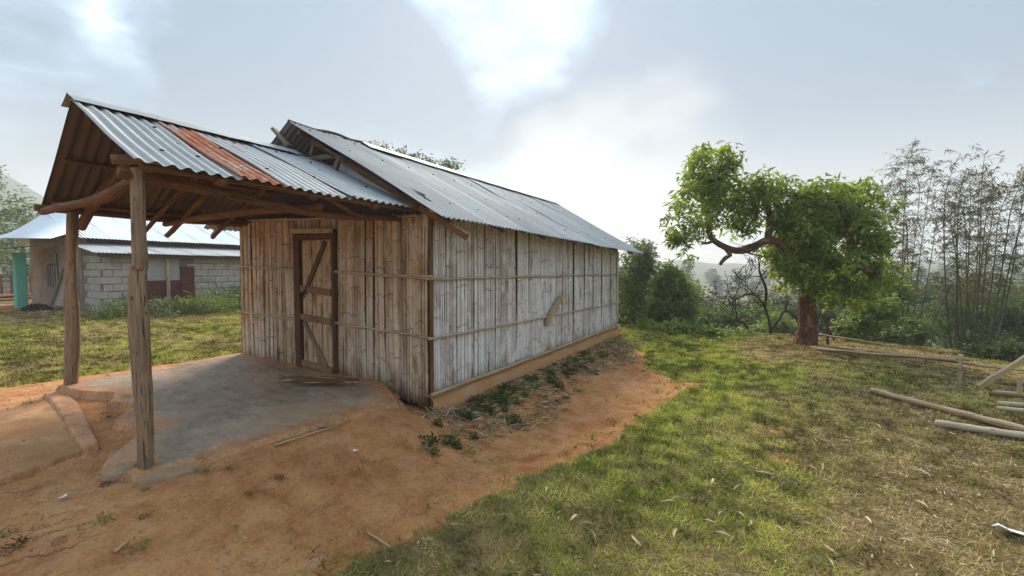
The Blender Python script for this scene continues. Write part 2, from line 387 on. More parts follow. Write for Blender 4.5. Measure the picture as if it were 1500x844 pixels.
M['leaf_weed'] = m_leaf('leaf_weed', (.022, .042, .008), (.055, .085, .016), (.13, .165, .04), .3)
M['leaf_pale'] = m_leaf('leaf_pale', (.11, .13, .05), (.21, .23, .095), (.36, .36, .18), .35)
M['leaf_dead'] = m_leaf('leaf_dead', (.05, .028, .02), (.10, .05, .035), (.16, .09, .06), .2)

def ground_material():
    m, t, b = material('ground'); p = t.pos(); d = t.attr('dirt'); far = t.attr('far'); fld = t.attr('field')
    n1_ = t.noise(p, .9, 6, .62, .4); n2_ = t.noise(p, 5.5, 6, .65, .3); n3_ = t.noise(p, 42, 5, .65)
    st = t.noise(t.scale(p, (3.2, 9, 3)), 1, 5, .6)
    c = t.ramp(t.math('ADD', t.math('MULTIPLY', n1_, .45), t.math('ADD', t.math('MULTIPLY', n2_, .35), t.math('MULTIPLY', n3_, .2))),
               [(.35, (.25, .085, .032)), (.43, (.45, .178, .066)), (.52, (.64, .295, .118)), (.66, (.77, .435, .205))])
    c = t.mix(t.math('MULTIPLY', t.step(st, .55, .7), .35), c, (.58, .39, .25))
    c = t.mix(t.math('MULTIPLY', t.step(t.noise(p, 13, 4, .6), .62, .70), .5), c, (.22, .11, .055))
    c = t.mix(t.math('MULTIPLY', t.step(n3_, .60, .70), .6), c, (.24, .12, .06)); c = t.mix(t.math('MULTIPLY', t.step(t.noise(p, 75, 3, .6), .60, .68), .45), c, (.74, .52, .33))
    wv = t.add('ShaderNodeTexVoronoi', feature='DISTANCE_TO_EDGE'); wv.inputs['Scale'].default_value = 2.1
    wn_ = t.add('ShaderNodeTexNoise'); t.put(wn_.inputs['Vector'], p); wn_.inputs['Scale'].default_value = 3.0; wn_.inputs['Detail'].default_value = 5
    sc_ = t.add('ShaderNodeVectorMath', operation='SCALE'); t.put(sc_.inputs[0], wn_.outputs['Color']); sc_.inputs['Scale'].default_value = .9
    t.put(wv.inputs['Vector'], t.vmath('ADD', p, sc_.outputs[0]))
    crk = t.math('MULTIPLY', t.step(wv.outputs['Distance'], .022, .0), t.step(t.noise(p, .8, 4, .6), .48, .62))
    c = t.mix(t.math('MULTIPLY', crk, .4), c, (.20, .08, .034))
    damp = t.step(t.noise(p, 1.7, 6, .65, .8), .54, .64); c = t.mix(t.math('MULTIPLY', damp, .38), c, (.36, .145, .06))
    g = t.ramp(t.math('ADD', t.math('MULTIPLY', n1_, .4), t.math('ADD', t.math('MULTIPLY', n2_, .3), t.math('MULTIPLY', n3_, .3))),
               [(.32, (.10, .085, .03)), (.46, (.16, .125, .05)), (.58, (.23, .165, .08)), (.72, (.32, .205, .11))])
    fn = t.noise(p, .045, 5, .6, .5); fn2 = t.noise(p, .4, 5, .65)
    fg = t.ramp(t.math('ADD', t.math('MULTIPLY', fn, .6), t.math('MULTIPLY', fn2, .4)), [(.36, (.035, .055, .025)), (.5, (.065, .088, .036)), (.62, (.12, .125, .055))])
    fg = t.mix(fld, fg, t.mix(fn2, (.20, .125, .07), (.28, .19, .115)))
    c = t.mix(d, g, c); c = t.mix(far, c, fg)
    h = t.math('ADD', t.math('SUBTRACT', t.math('MULTIPLY', n2_, 1.2), t.math('MULTIPLY', crk, .3)), t.math('ADD', t.math('MULTIPLY', n3_, .55), t.math('MULTIPLY', t.noise(p, 130, 3, .6), .12)))
    finish(t, b, c, .95, h, 1.0, .06, spec=.1); return m
M['ground'] = ground_material()
def concrete_material():
    m, t, b = material('worn_concrete'); p = t.pos(); e = t.attr('edge')
    n1_ = t.noise(p, 1.3, 6, .6, .5); n2_ = t.noise(t.scale(p, (9, 5, 5)), 1, 6, .65); n3_ = t.noise(p, 60, 3, .6)
    c = t.ramp(t.math('ADD', t.math('MULTIPLY', n1_, .45), t.math('ADD', t.math('MULTIPLY', n2_, .4), t.math('MULTIPLY', n3_, .15))),
               [(.36, (.18, .115, .072)), (.45, (.29, .203, .138)), (.54, (.40, .292, .205)), (.66, (.50, .38, .275))])
    dc = t.ramp(t.math('ADD', t.math('MULTIPLY', t.noise(p, 5.5, 6, .65, .3), .55), t.math('MULTIPLY', t.noise(p, 42, 5, .65), .45)), [(.36, (.25, .095, .038)), (.46, (.43, .19, .077)), (.55, (.56, .275, .12)), (.66, (.66, .39, .205))])
    dd = t.math('ADD', e, t.math('MULTIPLY', t.math('SUBTRACT', t.noise(p, 4.5, 7, .68, .5), .5), 1.7))
    c = t.mix(t.math('MULTIPLY', t.step(dd, .50, .62), .9), c, dc)
    c = t.mix(t.math('MULTIPLY', t.step(t.noise(p, 1.4, 6, .65, .6), .50, .62), .45), c, (.42, .25, .14)); c = t.mix(t.math('MULTIPLY', t.step(t.noise(t.scale(p, (6, 2.5, 3)), 1, 6, .7, .4), .57, .66), .3), c, (.09, .058, .04))
    rg = t.math('ADD', t.math('MULTIPLY', n2_, .3), .38)
    finish(t, b, c, rg, t.math('ADD', n2_, t.math('MULTIPLY', n3_, .3)), .8, .018, spec=.14); return m
M['concrete'] = concrete_material()

# ------------------------------------------------------------------ terrain
EDGE = np.array([(60, 70), (26, 34), (14, 15), (10.5, 6), (9.3, 1.5), (8.9, -1), (8.6, -3.2), (7.6, -4.5), (5.6, -4.7), (4.0, -5.0), (2.5, -5.9), (.5, -8), (-3, -14), (-10, -30), (-30, -70)], float)
def edge_dist(x, y):
    """distance beyond the brow of the hill (positive outside)"""
    best = np.full(x.shape, 1e9); sgn = np.zeros(x.shape)
    for a, b in zip(EDGE[:-1], EDGE[1:]):
        ab = b-a; t = np.clip(((x-a[0])*ab[0]+(y-a[1])*ab[1])/(ab@ab), 0, 1)
        dx = x-a[0]-t*ab[0]; dy = y-a[1]-t*ab[1]; d = np.hypot(dx, dy)
        cr = ab[0]*(y-a[1])-ab[1]*(x-a[0])
        upd = d < best; best = np.where(upd, d, best); sgn = np.where(upd, np.sign(cr), sgn)
    return best*sgn
def H(x, y, fine=True):
    x = np.asarray(x, float); y = np.asarray(y, float)
    d = edge_dist(x, y); dp = np.maximum(d, 0)
    z_ = .036*np.clip(y-4.3, 0, 9)                                        # the yard climbs gently to the neighbour's house
    bx = np.hypot(np.maximum(np.maximum(-2.7-x, x+.75), 0), np.maximum(np.maximum(.12-y, y-4.2), 0))
    z_ = z_ + .165*(1-sstep(bx, .0, 1.0)) + .09*sstep(y, .6, 1.6)*sstep(-x, 2.6, 4)*sstep(bx, 0, 1)  # trodden earth banked round the slab
    z_ = z_ - .13*sstep(-y, .08, 1.0)*sstep(x, -1.2, .3) - .10*sstep(-y, -.2, 1.2)*(1-sstep(x, -1.2, .3))
    z_ = z_ - .03*np.exp(-((y+1.15+.12*x)/.4)**2)*sstep(x, -1.5, 1)      # the path is worn in
    dr = .13*dp*dp/(dp+1.2) + .24*np.maximum(dp-9, 0)
    valley = 9 + 3*fbm(x/90, y/90, 31, 3)
    z_ = z_ - np.minimum(dr, valley)
    cx = x-CAM[0]; cyy = y-CAM[1]; r = np.hypot(cx, cyy); ang = np.degrees(np.arctan2(cyy, cx)) - np.degrees(math.atan2(_s, _c)) # + is left of the view axis
    ang = (ang+180) % 360-180
    hl = 24*sstep(r, 130, 420)*(.55+.9*fbm(ang/14+9, r*0+1, 5, 4)+.25)        # low far ridges
    hm = 48*np.exp(-((ang-52)/9)**2)*sstep(r, 170, 460)*(1+.35*fbm(ang/7, r/120, 9, 4)) # the mountain beyond the houses
    hm = hm + 45*np.exp(-((ang-95)/22)**2)*sstep(r, 170, 460)
    h2 = 7*np.exp(-((r-190)/40)**2)*(fbm(ang/9+3, r/80, 14, 3)+.35)
    z_ = z_ + np.where(r > 100, hl+hm+h2, 0)*sstep(r, 100, 150)
    amp = np.minimum(1, r/6)
    z_ = z_ + .05*fbm(x/1.4, y/1.4, 2, 3)*sstep(r, .5, 3)
    if fine: z_ = z_ + .034*fbm(x/.32, y/.32, 4, 4) + .5*fbm(x/6, y/6, 8, 3)*sstep(d, 1, 10)
    return z_
def Hs(x, y): return float(H(np.array([x]), np.array([y]))[0])
_ts = .5*1.008**np.arange(560)
def gnd(px, py):
    """where the line of sight through a point of the picture meets the ground"""
    r_, k = ray(px, py); q = CAM+r_*_ts[:, None]; below = q[:, 2] < H(q[:, 0], q[:, 1])
    i = int(np.argmax(below)) if below.any() else len(_ts)-1
    lo, hi = _ts[max(i-1, 0)], _ts[i]; tt = np.linspace(lo, hi, 12); q = CAM+r_*tt[:, None]; below = q[:, 2] < H(q[:, 0], q[:, 1])
    return q[int(np.argmax(below))] if below.any() else q[-1]
# dirt outlines (x, y): forecourt and the path along the long wall; found from where they meet the ground
DIRT = [(-9, -6.2), (-4.2, -4.2), (-3.0, -3.1), (-2.55, -2.75)] + [tuple(gnd(*q)[:2]) for q in
        [(455, 880), (505, 838), (560, 800), (640, 765), (720, 728), (800, 690), (870, 660), (905, 640), (940, 612), (985, 583), (1032, 563), (990, 557), (955, 540), (945, 518), (915, 503)]] + \
       [(6.9, .1), (6.6, .5), (0, .4), (0, 4.35), (-.9, 4.3), (-1.9, 4.55), (-2.8, 5.0), (-5, 5.6), (-8, 6.4), (-14, 7)]
def inside(x, y, P):
    r = np.zeros(x.shape, bool); n = len(P)
    for i in range(n):
        (x0, y0), (x1, y1) = P[i], P[(i+1) % n]
        c = ((y0 > y) != (y1 > y)) & (x < (x1-x0)*(y-y0)/((y1-y0) if abs(y1-y0) > 1e-9 else 1e-9)+x0)
        r ^= c
    return r
def pdist(x, y, P):
    b = np.full(x.shape, 1e9)
    for i in range(len(P)):
        a = np.array(P[i]); c = np.array(P[(i+1) % len(P)]); ab = c-a
        t = np.clip(((x-a[0])*ab[0]+(y-a[1])*ab[1])/max(ab@ab, 1e-9), 0, 1)
        b = np.minimum(b, np.hypot(x-a[0]-t*ab[0], y-a[1]-t*ab[1]))
    return b
PATCH = [(gnd(1120, 625)[:2], .22), (gnd(1145, 672)[:2], .30), (gnd(1112, 522)[:2], .25), (gnd(1190, 560)[:2], .28), (gnd(1260, 700)[:2], .18), (gnd(1030, 505)[:2], .2)]
def dirt_sd(x, y):
    sd_ = np.where(inside(x, y, DIRT), 1, -1)*pdist(x, y, DIRT)
    return sd_ + .26*fbm(x/.55, y/.55, 21, 4) + .18*fbm(x/.16, y/.16, 25, 3)
def dirt_mask(x, y):
    sd_ = dirt_sd(x, y)
    m_ = sstep(sd_+.10*fbm(x/.05, y/.05, 27, 2), -.025, .035)
    for (c, r_) in PATCH:
        m_ = np.maximum(m_, .75*sstep(r_*.55-np.hypot(x-c[0], (y-c[1])*1.2)+.5*fbm(x/.25, y/.25, 33, 3), -.08, .16))
    dyard = np.maximum(0, 1-np.hypot((x+.6)/3.5, (y-17.3)/2.2)); m_ = np.maximum(m_, sstep(dyard+.3*fbm(x/.6, y/.6, 3, 3), .1, .3))
    return m_
front = math.degrees(math.atan2(_s, _c))
angs = np.radians(np.concatenate([np.linspace(front-62, front+62, 760, endpoint=False), np.linspace(front+62, front+298, 140, endpoint=False)]))
rad = np.concatenate([[.05], np.geomspace(.5, 40, 330), np.geomspace(41, 700, 95)])
A, Rr = np.meshgrid(angs, rad); X = CAM[0]+Rr*np.cos(A); Y = CAM[1]+Rr*np.sin(A); Z = H(X, Y)
na, nr = len(angs), len(rad); I = np.arange(na*nr).reshape(nr, na)
F = np.stack([I[:-1], np.roll(I, -1, 1)[:-1], np.roll(I, -1, 1)[1:], I[1:]], -1).reshape(-1, 4)
dm = dirt_mask(X, Y); Dd = edge_dist(X, Y); rr_ = np.hypot(X-CAM[0], Y-CAM[1])
fa = sstep(Dd, 4, 12)*1.0; fa = np.maximum(fa, sstep(rr_, 30, 60))
an_ = (np.degrees(A)-front+180) % 360-180
field = sstep(rr_+30*fbm(an_/5, rr_/60, 17, 3), 85, 105)*(1-sstep(rr_+30*fbm(an_/5, rr_/60, 27, 3), 150, 185))*sstep(an_, -42, -36)*(1-sstep(an_, -20, -14))
ground = link('ground', np_mesh('ground', np.stack([X, Y, Z], -1).reshape(-1, 3), F[:, ::-1], M['ground'], {'dirt': dm.ravel(), 'far': fa.ravel(), 'field': field.ravel()}, True))
tag(ground, 'orange trodden earth and cropped grass on a hilltop', None, None, 'structure')

# concrete slab under the porch: broken front edge, sloping a little to the right
def sheet(name, outline, zf, thick, m, n=70, label=None, wob=.03):
    P = [tuple(map(float, p)) for p in outline]; xs = [p[0] for p in P]; ys = [p[1] for p in P]
    gx, gy = np.meshgrid(np.linspace(min(xs)-.1, max(xs)+.1, n), np.linspace(min(ys)-.1, max(ys)+.1, n))
    sdv = np.where(inside(gx, gy, P), 1, -1)*pdist(gx, gy, P) + wob*2*fbm(gx/.25, gy/.25, 41, 3) + wob*1.4*fbm(gx/.07, gy/.07, 47, 2)
    top = zf(gx, gy) - thick*(1-sstep(sdv, -.012, .022)) + .012*fbm(gx/.3, gy/.3, 44, 3)
    keep = sdv > -.06; I_ = np.arange(n*n).reshape(n, n)
    q = np.stack([I_[:-1, :-1], I_[:-1, 1:], I_[1:, 1:], I_[1:, :-1]], -1).reshape(-1, 4)
    kq = keep.ravel()[q].any(1); q = q[kq]
    used = np.unique(q); rem = -np.ones(n*n, int); rem[used] = np.arange(len(used))
    V = np.stack([gx, gy, top], -1).reshape(-1, 3)[used]
    e_ = (1-sstep(sdv, .0, .42)).ravel()[used]
    o = link(name, np_mesh(name, V, rem[q], m, {'edge': e_}, True))
    return tag(o, label, None, None, 'structure')
def slab_z(x, y): return .205 + .018*np.clip(y-.2, 0, 4) - .06*sstep(-y, -.5, -.05)*sstep(x, -1.4, -.1)
SLAB = [(-2.42, .22), (-1.5, .16), (-.62, .08), (-.3, .16), (-.05, .55), (.05, .9), (.05, 3.68), (-1.85, 3.62), (-2.02, 3.45), (-1.98, 3.0), (-1.8, 2.65), (-1.95, 2.3), (-1.82, 2.0), (-2.1, 1.7), (-2.02, 1.3), (-2.3, .95), (-2.48, .7)]
sheet('concrete_slab', SLAB, slab_z, .085, M['concrete'], 170, 'smooth grey concrete floor slab under the open porch')
ap = [onz(q[0], q[1], .17)[:2] for q in [(-60, 610), (0, 598), (60, 582), (90, 592), (122, 640), (138, 658), (60, 685), (0, 706), (-80, 735)]]
sheet('earth_apron', ap, lambda x, y: .175+0*x, .10, M['earth'], 110, 'raised trodden earth apron with a crumbling edge', .05)
kb = [onz(q[0], q[1], .21)[:2] for q in [(62, 574), (98, 565), (118, 592), (136, 625), (150, 648), (122, 658), (102, 628), (84, 600)]]
sheet('kerb_strip', kb, lambda x, y: .20+0*x, .05, M['concrete'], 80, 'pale cracked concrete strip edging the earth apron', .012)

# ------------------------------------------------------------------ foliage tools
def rand_dirs(n, up=0.0):
    d = RNG.normal(size=(n, 3)); d[:, 2] += up; return d/np.linalg.norm(d, axis=1, keepdims=True)
def leaves(C, Dv, L, W, rnd, fold=.25):
    """one leaf per row: base point C, direction Dv, length L, width W -> two folded triangles"""
    n = len(C); up = np.tile([0, 0, 1.0], (n, 1)) + RNG.normal(size=(n, 3))*.45
    s = np.cross(Dv, up); s /= np.linalg.norm(s, axis=1, keepdims=True)+1e-9; nn = np.cross(s, Dv)
    L = np.broadcast_to(L, n)[:, None]; W = np.broadcast_to(W, n)[:, None]
    mid = C + Dv*L*.45
    V = np.stack([C, mid+s*W/2+nn*W*fold, C+Dv*L-nn*L*.12, mid-s*W/2+nn*W*fold], 1).reshape(-1, 3)
    b = np.arange(n)[:, None]*4; Ff = np.concatenate([b+[0, 1, 2], b+[0, 2, 3]])
    return V, Ff, np.repeat(rnd, 4)
def blob_clusters(blobs, hollow=.55, gapseed=3, gap=.0):
    out = []
    for (c, rx, ry, rz, n) in blobs:
        d = rand_dirs(n); rr = (hollow + (1-hollow)*RNG.random(n)**.7)*(1+.30*RNG.normal(size=n)*.5)
        lump = 1+.28*np.sin(d[:, 0]*5+c[0]*3)*np.sin(d[:, 1]*5+c[1]*2)*np.sin(d[:, 2]*4.3+c[2])
        p = np.asarray(c)+d*np.stack([np.full(n, rx), np.full(n, ry), np.full(n, rz)], 1)*(rr*lump)[:, None]
        if gap:
            g = vnoise(p[:, 0]*2.6+p[:, 2]*1.3, p[:, 1]*2.6-p[:, 2]*2.1, gapseed); p = p[g > gap]
        out.append(p)
    return np.concatenate(out)
def crown(name, m, cent, per, L, W, droop, spread, parent, clus_rnd=.5, elong=1.0):
    n = len(cent); C = np.repeat(cent, per, 0) + RNG.normal(size=(n*per, 3))*spread
    d = rand_dirs(n*per); d[:, 2] = d[:, 2]*.55 - droop; d /= np.linalg.norm(d, axis=1, keepdims=True)
    r = np.clip(np.repeat(RNG.random(n), per)*clus_rnd + RNG.random(n*per)*(1-clus_rnd), 0, 1)
    k = .6+.7*RNG.random(n*per)
    V, Ff, rn = leaves(C, d, L*k, W*k, r)
    pw = np.array(world_of(parent)); me = np_mesh(name, V-pw, Ff, m, {'rnd': rn})
    return tag(link(name, me, parent), None, None, None, 'stuff')
def bend(p0, p1, n=6, amp=.1, sag=0.0):
    p0 = np.array(p0, float); p1 = np.array(p1, float); L = np.linalg.norm(p1-p0); pts = []; o = np.zeros(3)
    for i in range(n+1):
        t = i/n; pts.append(p0+(p1-p0)*t + o*math.sin(math.pi*t) + np.array([0, 0, -sag*math.sin(math.pi*t)])); o = o*.6+RNG.normal(size=3)*amp*L*.5
    return pts

# ------------------------------------------------------------------ the bamboo hut
LEN, WID = 6.46, 3.6
hut = empty('bamboo_hut', (0, 0, 0), 'weathered split-bamboo hut with corrugated metal roof and open porch on log posts', 'hut')
def slat_mesh(wd, z0, z1, m, seed):
    """one flattened, cracked strip of bamboo: ridged nodes, split into narrow staves by open cracks"""
    rnd = random.Random(seed); mb = MB(); off = rnd.random()*90
    ns = max(2, int(round(wd/rnd.uniform(.022, .036)))); cuts = sorted(rnd.uniform(.12, .88)*wd for _ in range(ns-1))
    xs = [(-wd/2, -.003, .7, 0)]; prev = -wd/2
    for cpos in cuts + [None]:
        e = wd/2 if cpos is None else -wd/2+cpos
        if e-prev < .014: continue
        dep = rnd.uniform(0, .006); g = rnd.choice([.0015, .002, .003, .004, .006, .009])
        g = min(g, (e-prev)*.3); xs += [(prev+g, .005+dep, .5, 0), (prev+g+(e-prev)*.12, .0085+dep, .04, 0), (e-g-(e-prev)*.12, .0085+dep, .04, 0), (e-g, .005+dep, .5, 0)]
        if cpos is not None: xs += [(e, -.012, rnd.choice([1, 1, 1, .6]), 1)]
        prev = e
    xs += [(wd/2, -.003, .7, 0)]
    rows = []; zz = z0+rnd.uniform(.10, .45); nodes = []
    while zz < z1-.06: nodes.append(zz); zz += rnd.uniform(.28, .50)
    zv = z0
    while zv < z1-.05:
        rows.append((zv, 0, .25 if zv == z0 else 0)); zv += rnd.uniform(.12, .2)
    rows.append((z1, 0, .2)); rows = [r for r in rows if all(abs(r[0]-q) > .03 for q in nodes)]
    for q in nodes:
        st = rnd.uniform(.2, 1); rows += [(q-.016, 0, 0), (q-.006, .005, .1), (q+.002, .003, st), (q+.009, .0, st*.7), (q+.018, 0, 0)]
    rows.sort(); nx = len(xs); lean = rnd.uniform(-.008, .008); bow = rnd.uniform(-.010, .018)
    jit = [rnd.uniform(-.035, .035)*(1 if rnd.random() < .5 else .3) for _ in xs]; stag = [rnd.choice([-.02, 0, 0, .015, .03]) if xs[k][3] else None for k in range(nx)]
    cur = 0; nst = []
    for k in range(nx):
        if stag[k] is not None: cur = stag[k]
        nst.append(cur)
    drift = {k: rnd.uniform(-.006, .006) for k in range(nx)}
    for (zv, ridge, nd) in rows:
        t = (zv-z0)/(z1-z0)
        for k, (x, y, g, crack) in enumerate(xs):
            end = zv in (rows[0][0], rows[-1][0]); zj = zv + (jit[k] if end else nst[k]*.6)
            if crack: x += drift[k]*math.sin(t*5+k)+rnd.uniform(-.002, .002); gg = g*(1 if rnd.random() < .8 else .2)
            else: gg = g*(rnd.uniform(.3, 1))
            mb.v.append(Vector((x+lean*(t-.5)*2, -(y+ridge+bow*math.sin(math.pi*t)), zj))); mb.u.append((x+off, y, zj+off*.37)); mb.a.append(min(1, max(gg, nd*rnd.uniform(.5, 1))))
    for j in range(len(rows)-1):
        for k in range(nx-1):
            q = j*nx+k; mb.f.append((q, q+1, q+nx+1, q+nx))
    return mb.mesh('bamboo_slat', m, False, False)
# walls: near-black backing standing in for the dark inside, split-bamboo slats nailed over it
fw = MB().poly([(.035, -.0, .0), (.035, WID, .1), (.035, WID, 2.3), (.035, 1.8, 2.9), (.035, 0, 2.05)], (.03, 0, 0)).build('front_wall', M['dark'], hut)
sw = MB().poly([(.07, .035, .0), (LEN, .035, .0), (LEN, .035, 1.98), (.07, .035, 2.1)], (0, .03, 0)).build('side_wall', M['dark'], hut)
MB().poly([(0, WID, .15), (LEN, WID, .15), (LEN, WID, 2.1), (0, WID, 2.2)], (0, -.03, 0)).build('far_side_wall', M['slat_front'], hut)
MB().poly([(LEN, -.0, .0), (LEN, WID-.04, .0), (LEN, WID-.04, 2.0), (LEN, 1.8, 3.15), (LEN, 0, 1.98)], (.03, 0, 0)).build('rear_wall', M['slat_side'], hut)
sd0 = 100
def run(along, end, place, z0f, z1f, m, parent, rz, skip=None):
    global sd0
    x = along
    while x < end-.03:
        wd = min(random.choice([.08, .1, .115, .13, .15, .18]), end-x)
        cx = x+wd/2; sd0 += 1
        if not (skip and skip(cx)):
            loc = place(cx); z0 = z0f(cx); z1 = z1f(cx)
            o = link('bamboo_slat', slat_mesh(wd-random.choice([-.002, .0, .0, .002, .007]), 0, z1-z0, m, sd0), parent)
            o.rotation_euler = (random.uniform(-.007, .007), random.uniform(-.010, .010), rz)
            o.location = Vector((loc[0], loc[1], z0)) + Vector((0, -random.uniform(0, .010), 0) if rz == 0 else (-random.uniform(0, .010), 0, 0)) - world_of(parent)
        x += wd
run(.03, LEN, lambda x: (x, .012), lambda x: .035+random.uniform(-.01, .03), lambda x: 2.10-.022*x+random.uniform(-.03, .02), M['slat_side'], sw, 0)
zb = lambda y: max(.02, min(.26, .02+.13*y)) if y < 1.4 else .20+.018*(y-1.4)
zt = lambda y: 2.08+.035*y
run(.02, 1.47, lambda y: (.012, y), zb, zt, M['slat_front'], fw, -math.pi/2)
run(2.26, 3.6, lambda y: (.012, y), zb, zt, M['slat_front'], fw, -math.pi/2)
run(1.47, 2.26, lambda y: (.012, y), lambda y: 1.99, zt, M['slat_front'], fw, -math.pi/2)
# a second layer lapped beside the near corner, ragged at the top
for k, y in enumerate((.10, .19, .27)):
    o = link('bamboo_slat', slat_mesh(.085, 0, 1.9+.03*k, M['slat_front'], 900+k), fw); o.rotation_euler.z = -math.pi/2; o.location = Vector((-.012, y, .06)) - world_of(fw)
# earth plinth along the long wall
def pl(i, j):
    x = -.06+i*(LEN+.1); sec = [(.06, .17), (-.045, .155), (-.075, .12), (-.10, -.12)]; a = sec[int(round(j*3))]
    return (x, a[0]+.02*math.sin(x*9)*(j > .3)+random.uniform(-.008, .008), a[1]-(.02*math.sin(x*5.3) if j > .3 else 0)+random.uniform(-.008, .008))
MB().grid(60, 3, pl).build('plinth', M['plinth'], hut, True)
MB().tube([(.012, -.012, .0), (.0, -.02, .9), (.008, -.012, 2.05)], [.024, .022, .022], 7, .1).build('corner_post', M['log'], hut, True)
MB().tube([(LEN+.0, -.0, .0), (LEN, -.01, 1.9)], .022, 7, .1).build('corner_post', M['rail'], hut, True)
MB().tube([(.03, WID+.01, .15), (.03, WID+.01, 2.2)], .03, 7, .1).build('corner_post', M['log'], hut, True)
def rail_pts(p0, p1, n, amp):
    return [np.array(p0)+(np.array(p1)-np.array(p0))*i/n + np.array([random.uniform(-amp, amp)*.3, random.uniform(-amp, amp)*.3, random.uniform(-amp, amp)]) for i in range(n+1)]
def noded(pts, r):  # swelling at bamboo nodes
    return [r*(1.0+(.16 if i % 3 == 1 else 0)) for i in range(len(pts))]
for (a, b, r) in [((-.10, -.032, 1.405), (LEN+.03, -.034, 1.39), .0135), ((-.05, -.034, .775), (2.9, -.036, .75), .0145), ((2.5, -.046, .762), (LEN+.03, -.036, .742), .013)]:
    p = rail_pts(a, b, 26, .008); MB().tube(p, noded(p, r), 8, .06).build('rail', M['rail'], hut, True)
for (a, b, r) in [((-.034, -.06, 1.41), (-.034, 1.50, 1.475), .0135), ((-.046, -.08, 1.425), (-.046, .5, 1.445), .012), ((-.034, -.05, .782), (-.034, 1.52, .855), .0135),
                  ((-.032, 2.27, 1.50), (-.032, 3.62, 1.545), .0135), ((-.032, 2.22, .85), (-.032, 3.62, .885), .0135), ((-.052, .12, 2.065), (-.052, 3.62, 2.205), .0135)]:
    p = rail_pts(a, b, 10, .005); MB().tube(p, noded(p, r), 8, .06).build('rail', M['rail'], hut, True)
p = rail_pts((-.07, -.075, .195), (LEN, -.06, .222), 24, .004); MB().tube(p, noded(p, .023), 10, .03).build('base_pole', M['pole'], hut, True)
pb = MB().poly([(2.70, -.05, .60), (2.63, -.05, .66), (2.66, -.05, .76), (3.05, -.06, 1.02), (3.29, -.055, 1.10), (3.24, -.055, .99), (2.86, -.055, .75), (2.76, -.05, .63)], (0, -.018, 0)).build('patch_board', M['pole'], hut)
tag(pb, 'pale yellow slanting board nailed over the side wall')

# door
door = MB().beam((-.012, 1.80, .22), (-.012, 1.80, 1.89), .56, .02, (0, 1, 0), 0).build('door', M['frame'], hut)
for (y0, y1) in [(2.08, 1.89), (1.885, 1.70), (1.695, 1.52)]:
    MB().beam((-.036, (y0+y1)/2, .235+.06*(y0-1.5)), (-.036, (y0+y1)/2, 1.865), abs(y1-y0)-.008, .026, (0, 1, 0), .001).build('plank', M['door'], door)
for zc_, w_ in [(1.245, .085), (.885, .075), (.29, .085)]:
    MB().beam((-.062, 2.10, zc_+.012), (-.062, 1.51, zc_-.025), w_, .026, (0, 0, 1), .001).build('crossbar', M['doorbar'], door)
MB().beam((-.064, 1.60, 1.84), (-.064, 2.02, 1.20), .06, .024, (0, 0, 1), .001).build('brace', M['frame'], door)
MB().beam((-.064, 2.04, .83), (-.064, 1.62, .31), .055, .024, (0, 0, 1), .001).build('brace', M['doorbar'], door)
MB().tube([(-.08, 2.0, 1.24), (-.10, 2.0, 1.20), (-.08, 2.0, 1.15)], .012, 6).build('door_handle', M['nail'], door)
fr = MB().beam((-.03, 2.19, .22), (-.03, 2.19, 1.96), .11, .07, (0, 1, 0), .003).build('door_frame', M['frame'], hut)
MB().beam((-.03, 1.485, .15), (-.03, 1.485, 1.95), .035, .06, (0, 1, 0), .003).build('jamb', M['frame'], fr)
MB().beam((-.03, 2.22, 1.915), (-.03, 1.48, 1.905), .07, .06, (0, 0, 1), .002).build('head', M['frame'], fr)
MB().beam((-.075, 2.27, 1.995), (-.075, 1.45, 1.965), .062, .03, (0, 0, 1), .002).build('lintel_board', M['door'], hut)

# roofs of corrugated sheets
def sheet_mesh(p_low, p_high, width, axis, m, pitch=.078, amp=.009, lift=0.0, skew=0.0):
    """sheet running from p_low up to p_high, spreading `width` along `axis` (unit vector)"""
    p0 = np.array(p_low, float); p1 = np.array(p_high, float); ax = np.array(axis, float)
    d = p1-p0; nrm = np.cross(ax, d); nrm /= np.linalg.norm(nrm)
    if nrm[2] < 0: nrm = -nrm
    nw = width/pitch; nx = int(nw*8); ny = 7; mb = MB(); ph = random.random()*6; dents = [(random.random(), random.random(), random.uniform(-.008, .008)) for _ in range(3)]
    off = random.random()*30
    for j in range(ny+1):
        t = j/ny
        for i in range(nx+1):
            s_ = i/nx; h = amp*math.sin(s_*nw*2*math.pi+ph*0) + lift*(.5-s_)*1.0
            for (a, b, c) in dents: h += c*math.exp(-((s_-a)**2/.05+(t-b)**2/.05))
            q = p0+d*t+ax*(s_*width+skew*t)+nrm*(h+.006*math.sin(t*7+ph)) + (d/np.linalg.norm(d))*(random.uniform(-.004, .004) if j in (0, ny) else 0)
            mb.v.append(Vector(q)); mb.u.append((s_*width+off, t*np.linalg.norm(d), 0)); mb.a.append(0)
    for j in range(ny):
        for i in range(nx):
            k = j*(nx+1)+i; mb.f.append((k, k+1, k+nx+2, k+nx+1))
    return mb, nrm
def roof_sheet(parent, *a, label=None, **k):
    m = a[4]; mb, nrm = sheet_mesh(*a, **k); o = mb.build('corrugated_sheet', m, parent, True, False)
    if label: o['label'] = label
    return o
mr = MB().tube(rail_pts((-.25, 1.8, 3.14), (7.05, 1.8, 3.14), 12, .006), .035, 8, .1).build('main_roof', M['log'], hut, True)
nS = 9; x0r, x1r = -.27, 7.10; stp = (x1r-x0r)/nS
